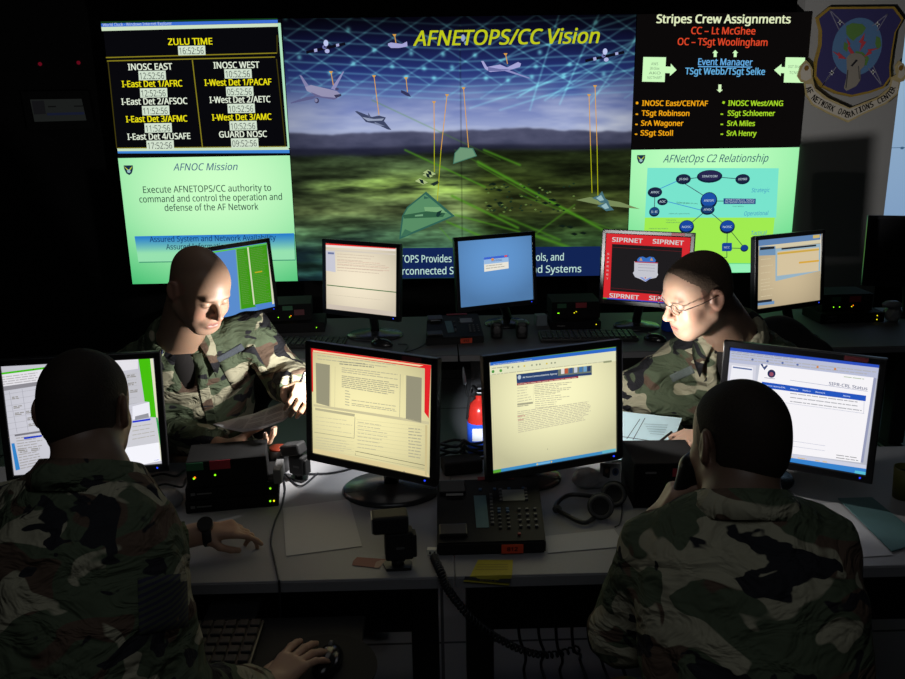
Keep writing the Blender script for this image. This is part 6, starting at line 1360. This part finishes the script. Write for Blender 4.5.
# ---- papers of the writing man
def tilted(name, label, pts, m, art, Ys, th=.0015):
    P = [atY(x, y, Y) for (x, y), Y in zip(pts, Ys)]; t = thing(name, label, 'paper', (P[0]+P[2])/2); MB().prism(P, (0, 0, -1), th).build('sheet', m, t)
    c = Canvas(P[3]+Vector((0, 0, .0006)), P[2]-P[3], (P[0]-P[3]), eps=.0004); art(c); c.build('print', printed_mat('printed_board'), t); return t
def formart(c):
    for a, b_ in (((645, 418), (630, 445)), ((618, 436), (665, 443)), ((640, 419), (618, 452))): c.line(a, b_, .0022, (60, 70, 80), 1)
    for i in range(5):
        c.line((650+i*1.5-6, 424+i*2.4), (668-i, 425+i*2.4), .0012, (120, 150, 160), 1)
bp_ = mat('pale_blue_paper', (.50, .68, .74), .8, var=.03)
tilted('paper_sheet', 'pale blue printed form beneath writing man\'s hand', [(618, 411), (682, 418), (671, 447), (612, 442)], bp_, formart, (2.52, 2.52, 2.44, 2.44))
tilted('paper_sheet', 'pale blue form lying in front, half under banner monitor', [(612, 437), (668, 444), (655, 461), (606, 459)], bp_, lambda c: [c.line((622, 444+i*3), (655, 447+i*3), .0012, (120, 150, 160), 1) for i in range(3)], (2.42, 2.42, 2.35, 2.35))
pn = thing('pen', 'dark pen in writing hand over pale blue form', 'pen', atY(645, 452, 2.40)); MB().tube([atY(646, 452, 2.40), atY(672, 432, 2.44)], .0038, 8).build('barrel', PEN, pn)
MB().tube([atY(644, 454, 2.40), atY(646, 452, 2.40)], [.001, .0033], 8).build('tip', GREYP, pn)
# ---- yellow-green cup at far right
q = atZ(903, 497, DZ); cu_ = thing('cup', 'dull yellow-green cup at right end of front desk', 'cup', q); MB().lathe(q, [(.028, 0), (.033, .09), (.031, .09), (.026, .004), (.001, .004)], 28).build('cup_wall', mat('olive_cup', (.10, .10, .015), .5), cu_); MB().cyl(q+Vector((0, 0, .07)), q+Vector((0, 0, .072)), .029).build('drink', MBK(), cu_)
# ================================================================== rear desk things
keyboard('black keyboard on rear desk between boxes and blue desktop monitor', (.72, 3.90, DZ), -.03, .46, .15, cols=17)
keyboard('black keyboard on rear desk left of black mouse', (-.64, 3.88, DZ), -.05, .42, .15)
mouse('black mouse on rear desk below red-lined monitor', tuple(atZ(382, 346, DZ)), 1.2)
mouse('black mouse on rear desk in front of blue cup', tuple(atZ(655, 341, DZ)), 1.0)
cable('thin cable from rear mouse running to rear desk edge', [zc(398, 344), zc(408, 345), zc(405, 352), zc(420, 347), zc(432, 338)], .0025)
q = atZ(671, 330, DZ); bl_ = thing('cup', 'glossy blue cup on rear desk by the seated man\'s face', 'cup', q); MB().lathe(q, [(.045, 0), (.05, .01), (.046, .05), (.034, .09), (.026, .105), (.024, .105), (.03, .02), (.001, .01)], 32).build('cup_wall', mat('blue_glossy', (.015, .08, .55), .12, coat=.5), bl_)
for x in (497, 522):
    q = atZ(x, 339, DZ); sp = thing('desktop_speaker', 'small black speaker on rear desk, %s one of the pair' % ('left' if x < 510 else 'right'), 'speaker', q, group='rear desk speaker pair')
    MB().box(q+Vector((0, .03, .04)), (.055, .07, .08), bevel=.012).build('cabinet', BLK(), sp); MB().lathe(q+Vector((0, -.004, .045)), [(.021, 0), (.018, .004), (.010, .002), (.001, .004)], 24, Matrix.Rotation(PI/2, 3, 'X')).build('cone', mat('speaker_grey', (.07, .07, .075), .4), sp)
tag(MB().box(atZ(541, 326, DZ)+Vector((0, .02, .028)), (.055, .05, .056), Matrix.Rotation(.15, 3, 'Z'), bevel=.003).build('gadget_box', mat('silver_blue', (.20, .24, .28), .4)), 'small silver blue box on rear desk behind keyboard', 'box')
SP = mat('silver_print', (.1, .1, .1))
netbox('network_box', 'thin black network box under middle rear labelled box', (551, 330), (601, 329), Z, .04, .2, 'rear desk network boxes', leds=((.9, .6, 'y'),), labels=((.2, .5, .04, .004, SP),))
netbox('switch_box', 'middle rear black box with green and red labels', (552, 319), (600, 318), Z+.0415, .085, .2, 'rear desk network boxes', leds=((.12, .35, 'g'), (.14, .35, 'g'), (.46, .35, 'y'), (.50, .42, 'y')), labels=((.2, .78, .045, .022, GLAB), (.60, .80, .055, .026, RLAB)))
netbox('network_box', 'thin black network box under rear right labelled box', (820, 324), (884, 322), Z, .05, .2, 'rear desk network boxes', leds=((.88, .7, 'y'), (.88, .3, 'y')), labels=((.18, .7, .045, .004, SP), (.18, .3, .045, .004, SP)))
netbox('switch_box', 'rear right black box with green and red labels', (822, 311.5), (872, 310), Z+.0515, .085, .18, 'rear desk network boxes', leds=((.22, .25, 'g'), (.34, .25, 'g'), (.58, .25, 'y'), (.61, .32, 'a')), labels=((.26, .70, .05, .026, GLAB), (.64, .70, .06, .032, RLAB)))
netbox('network_box', 'thin black network box under rear left labelled box', (270, 334), (325, 332), Z, .05, .2, 'rear desk network boxes', leds=((.85, .5, 'g'), ))
netbox('switch_box', 'rear left black box with dim labels beside bald man\'s shoulder', (268, 322), (312, 320), Z+.0515, .085, .2, 'rear desk network boxes', leds=((.24, .25, 'g'), (.5, .25, 'g'), (.53, .32, 'a')), labels=((.46, .78, .05, .022, GLAB), (.72, .5, .05, .028, mat('dim_red_label', (.10, .012, .02), .6))))
q = atZ(894, 322, DZ); lump('plastic_bag', 'crumpled clear plastic bag beside rear right boxes', 'bag', ((q+Vector((0, .02, .04)), (.04, .04, .05)), (q+Vector((-.02, .0, .09)), (.05, .03, .02))), bag, seed=8, amp=.012)
# ---- fire extinguisher on the floor
q = Vector((.235, 4.28, .0)); q = Vector((atY(477, 450, 4.22).x+.012, 4.22, 0)); fe = thing('fire_extinguisher', 'small fire extinguisher with blue label standing under rear desk', 'fire extinguisher', q)
tz = atY(477, 413, 4.22).z; bz = atY(477, 450, 4.22).z
lz = atY(477, 421, 4.22).z
MB().lathe(q, [(.055, .0), (.062, .01), (.062, tz+.02), (.05, tz+.05), (.03, tz+.07), (.018, tz+.08), (.018, tz+.10), (.001, tz+.10)], 32).build('cylinder', mat('extinguisher_red', (.65, .03, .02), .25, coat=.4), fe)
MB().lathe(q, [(.0625, bz-.02), (.0630, bz-.02), (.0630, lz), (.0625, lz)], 32).build('blue_label', mat('label_blue', (.03, .12, .80), .35), fe)
MB().box(q+Vector((-.012, -.0610, (bz+tz)/2+.005)), (.055, .008, .07), bevel=.002).build('white_label', mat('label_white', (.9, .9, .92), .5), fe)
MB().box(q+Vector((.0, 0, tz+.12)), (.03, .09, .02), bevel=.004).box(q+Vector((.0, -.02, tz+.15)), (.018, .11, .008), Matrix.Rotation(-.2, 3, 'X')).build('handle', mat('chrome', (.7, .7, .72), .15, 1), fe)
MB().tube(loftpts([q+Vector((-.01, -.03, tz+.12)), q+Vector((-.04, -.05, tz+.16)), q+Vector((-.055, -.05, tz+.08)), q+Vector((-.064, -.03, tz-.02))], 8), .007, 8).build('hose', mat('hose_black', (.02, .02, .02), .3), fe)
MB().tube([atY(463, 367, 4.16), atY(463.5, 373, 4.16), atY(465, 384, 4.16)], [.004, .009, .010], 10).build('nozzle', mat('nozzle_highlight', (.75, .78, .9), .3), fe)  # bright highlight on the hose tube, put into a blue-white colour
MB().tube(loftpts([atY(465, 384, 4.16), atY(468, 396, 4.16), q+Vector((-.02, -.03, tz+.11))], 6), .006, 8).build('nozzle_hose', mat('hose_black', (.02, .02, .02), .3), fe)
# ================================================================== office chairs
def chair(label, x, y, yaw, seat_z=.46, back_top=.95):
    t = thing('office_chair', label, 'chair', (x, y, 0), yaw, group='black office chairs'); a = Sdf()
    a.ell((0, 0, seat_z-.05), (.25, .25, .055), None, .02); sdf_loc(a, 'seat', t); a = Sdf()
    a.cone((-.12, .25, seat_z+.16), (.12, .25, seat_z+.16), .07, .07, .06); a.cone((-.15, .29, back_top-.12), (.15, .29, back_top-.12), .07, .07, .1); a.cone((0, .26, seat_z+.2), (0, .29, back_top-.1), .12, .12, .08)
    a.plane((0, .335, 0), (0, 1, 0), k=.03); a.plane((0, .215, 0), (0, -1, 0), k=.03); sdf_loc(a, 'backrest', t)
    MB().cyl((0, 0, .10), (0, 0, seat_z-.08), .028).box((0, .16, seat_z-.07), (.06, .30, .015)).box((0, .29, seat_z+.05), (.05, .014, .28)).build('column', BLK(), t, world=False)
    for k in range(5):
        an = 2*PI*k/5+.3; d = Vector((math.cos(an), math.sin(an), 0)); MB().tube([Vector((0, 0, .10)), d*.16+Vector((0, 0, .09)), d*.29+Vector((0, 0, .07))], [.024, .02, .015], 8).build('leg', BLK(), t, world=False); MB().cyl(d*.29+Vector((-d.y*.014, d.x*.014, .031)), d*.29+Vector((d.y*.014, -d.x*.014, .031)), .028, n=16).build('castor', BLK(), t, world=False)
    return t
CHF = mat('chair_fabric', (.010, .010, .011), .9, var=.3, scale=300)
def sdf_loc(a, name, t):
    V, F = a.mesh(.011); V = relax(V, F, 1); me = bpy.data.meshes.new(name); me.from_pydata(V.tolist(), [], F.tolist()); return finish(name, me, CHF, t, world=False, smooth=True)
chair('black office chair of front right man, backrest at bottom edge', .50, 1.00, PI, .40, .86)
chair('black office chair of front left man', -.62, 1.00, PI, .40, .80)
chair('black office chair behind man wearing glasses', 1.15, 3.04, -.85, .40, .98)
chair('black office chair under bald man', -.86, 3.0, 0, .40, .86)
# ---- patches on jackets
def dpx(target, px, py, Y, w_, h_, m, name, parent, rot=0.0, th=.002, n=7):
    return decal(target, atY(px, py, Y), ray(px, py), Vector((0, 0, 1)), w_, h_, m, name, parent, th=th, n=n, rot=rot)
kids = lambda p, n: [o for o in bpy.data.objects if o.parent == p and o.name.split('.')[0] == n][0]
NAVY = mat('navy_embroidery', (.03, .04, .10), .85, var=.3, scale=500); PALE = mat('pale_patch', (.34, .38, .24), .85, var=.2, scale=400)
st = bpy.data.materials.new('chevron_cloth'); st.use_nodes = True; nt_ = st.node_tree; wv_ = nt_.nodes.new('ShaderNodeTexWave'); wv_.bands_direction = 'Z'; wv_.inputs['Scale'].default_value = 32; wv_.inputs['Distortion'].default_value = 1
rp_ = nt_.nodes.new('ShaderNodeValToRGB'); rp_.color_ramp.elements[0].position = .45; rp_.color_ramp.elements[0].color = (.02, .02, .045, 1); rp_.color_ramp.elements[1].position = .55; rp_.color_ramp.elements[1].color = (.05, .06, .04, 1)
tc_ = nt_.nodes.new('ShaderNodeTexCoord'); nt_.links.new(tc_.outputs['Object'], wv_.inputs[0]); nt_.links.new(wv_.outputs[0], rp_.inputs[0]); nt_.links.new(rp_.outputs[0], nt_.nodes['Principled BSDF'].inputs['Base Color']); nt_.nodes['Principled BSDF'].inputs['Roughness'].default_value = .9
dpx(jk3, 164, 603, 1.25, .075, .085, st, 'rank_chevrons', fl, rot=.08)
col1 = kids(rl, 'collar'); 
a = dpx(col1, 166, 352, 2.52, .028, .030, PALE, 'collar_patch', rl, rot=.3, n=4)
dpx(col1, 163, 350, 2.52, .007, .026, NAVY, 'rank_bar', rl, rot=.3, th=.0035, n=3); dpx(col1, 168, 353, 2.52, .007, .026, NAVY, 'rank_bar', rl, rot=.3, th=.0035, n=3)
dpx(jk, 228, 356, 2.5, .11, .026, mat('tape_blue', (.05, .06, .075), .85, var=.5, scale=300), 'name_tape', rl, rot=-.45); dpx(jk, 244, 368, 2.5, .12, .10, CAMO_A, 'chest_pocket', rl, rot=-.4, th=.005)
dpx(jk2, 682, 374, 2.5, .075, .026, mat('tape_grey_blue', (.11, .135, .13), .85, var=.3, scale=300), 'name_tape', rrm, rot=-.5); dpx(jk2, 712, 385, 2.5, .03, .26, CAMO_B, 'button_placket', rrm, rot=-.06, th=.004, n=12)
dpx(jk, 205, 392, 2.5, .032, .24, CAMO_A, 'button_placket', rl, rot=-.12, th=.004, n=12)
# ================================================================== light
def area(name, loc, target, size, energy, color=(1, 1, 1), size_y=None, spread=PI):
    l = bpy.data.lights.new(name, 'AREA'); l.energy = energy; l.color = color; l.size = size; l.spread = spread
    if size_y: l.shape = 'RECTANGLE'; l.size_y = size_y
    o = bpy.data.objects.new(name, l); COL.objects.link(o); o.location = loc
    o.rotation_euler = (Vector(target)-Vector(loc)).to_track_quat('-Z', 'Y').to_euler(); return o
def spot(name, loc, target, energy, color=(1, 1, 1), angle=1.6, r=.012, blend=.4):
    l = bpy.data.lights.new(name, 'SPOT'); l.energy = energy; l.color = color; l.spot_size = angle; l.spot_blend = blend; l.shadow_soft_size = r
    o = bpy.data.objects.new(name, l); COL.objects.link(o); o.location = loc
    o.rotation_euler = (Vector(target)-Vector(loc)).to_track_quat('-Z', 'Y').to_euler(); return o
spot('flash_and_fill_spot', (-.27, 2.31, 1.11), (-.72, 2.56, 1.03), 18, (1, .97, .92), 2.4)
spot('flash_and_fill_spot', (.55, 2.24, 1.15), (.78, 2.5, 1.10), 6.5, (1, .96, .90), 2.8, blend=.2)
spot('flash_and_fill_spot', (-.05, 2.46, 1.0), (2.5, 5.35, 2.0), 200, (1, .98, .95), .62, r=.03)
spot('flash_and_fill_spot', (.02, 2.44, .93), (.235, 4.2, .26), 230, (.85, .92, 1), .20, r=.01, blend=.8)  # added narrow spot to brighten the extinguisher, no flash unit stands here
spot('flash_and_fill_spot', (-.41, 2.37, .88), (-.60, 2.40, .93), 1.1, (1, .97, .92), 1.8)
spot('flash_and_fill_spot', (-.20, 2.44, .98), (-.27, 2.44, .74), 2.2, (.95, .97, 1), 1.3, r=.01)  # added spot imitating flash spill on the desk behind the document monitor
area('ceiling_fill', (0, 3.05, 2.88), (0, 2.9, 0), 1.2, 1.5, (1, .95, .9))
area('ceiling_fill', (0, .3, 2.85), (0, 1.6, .7), 1.6, 4.5, (.9, .95, 1))
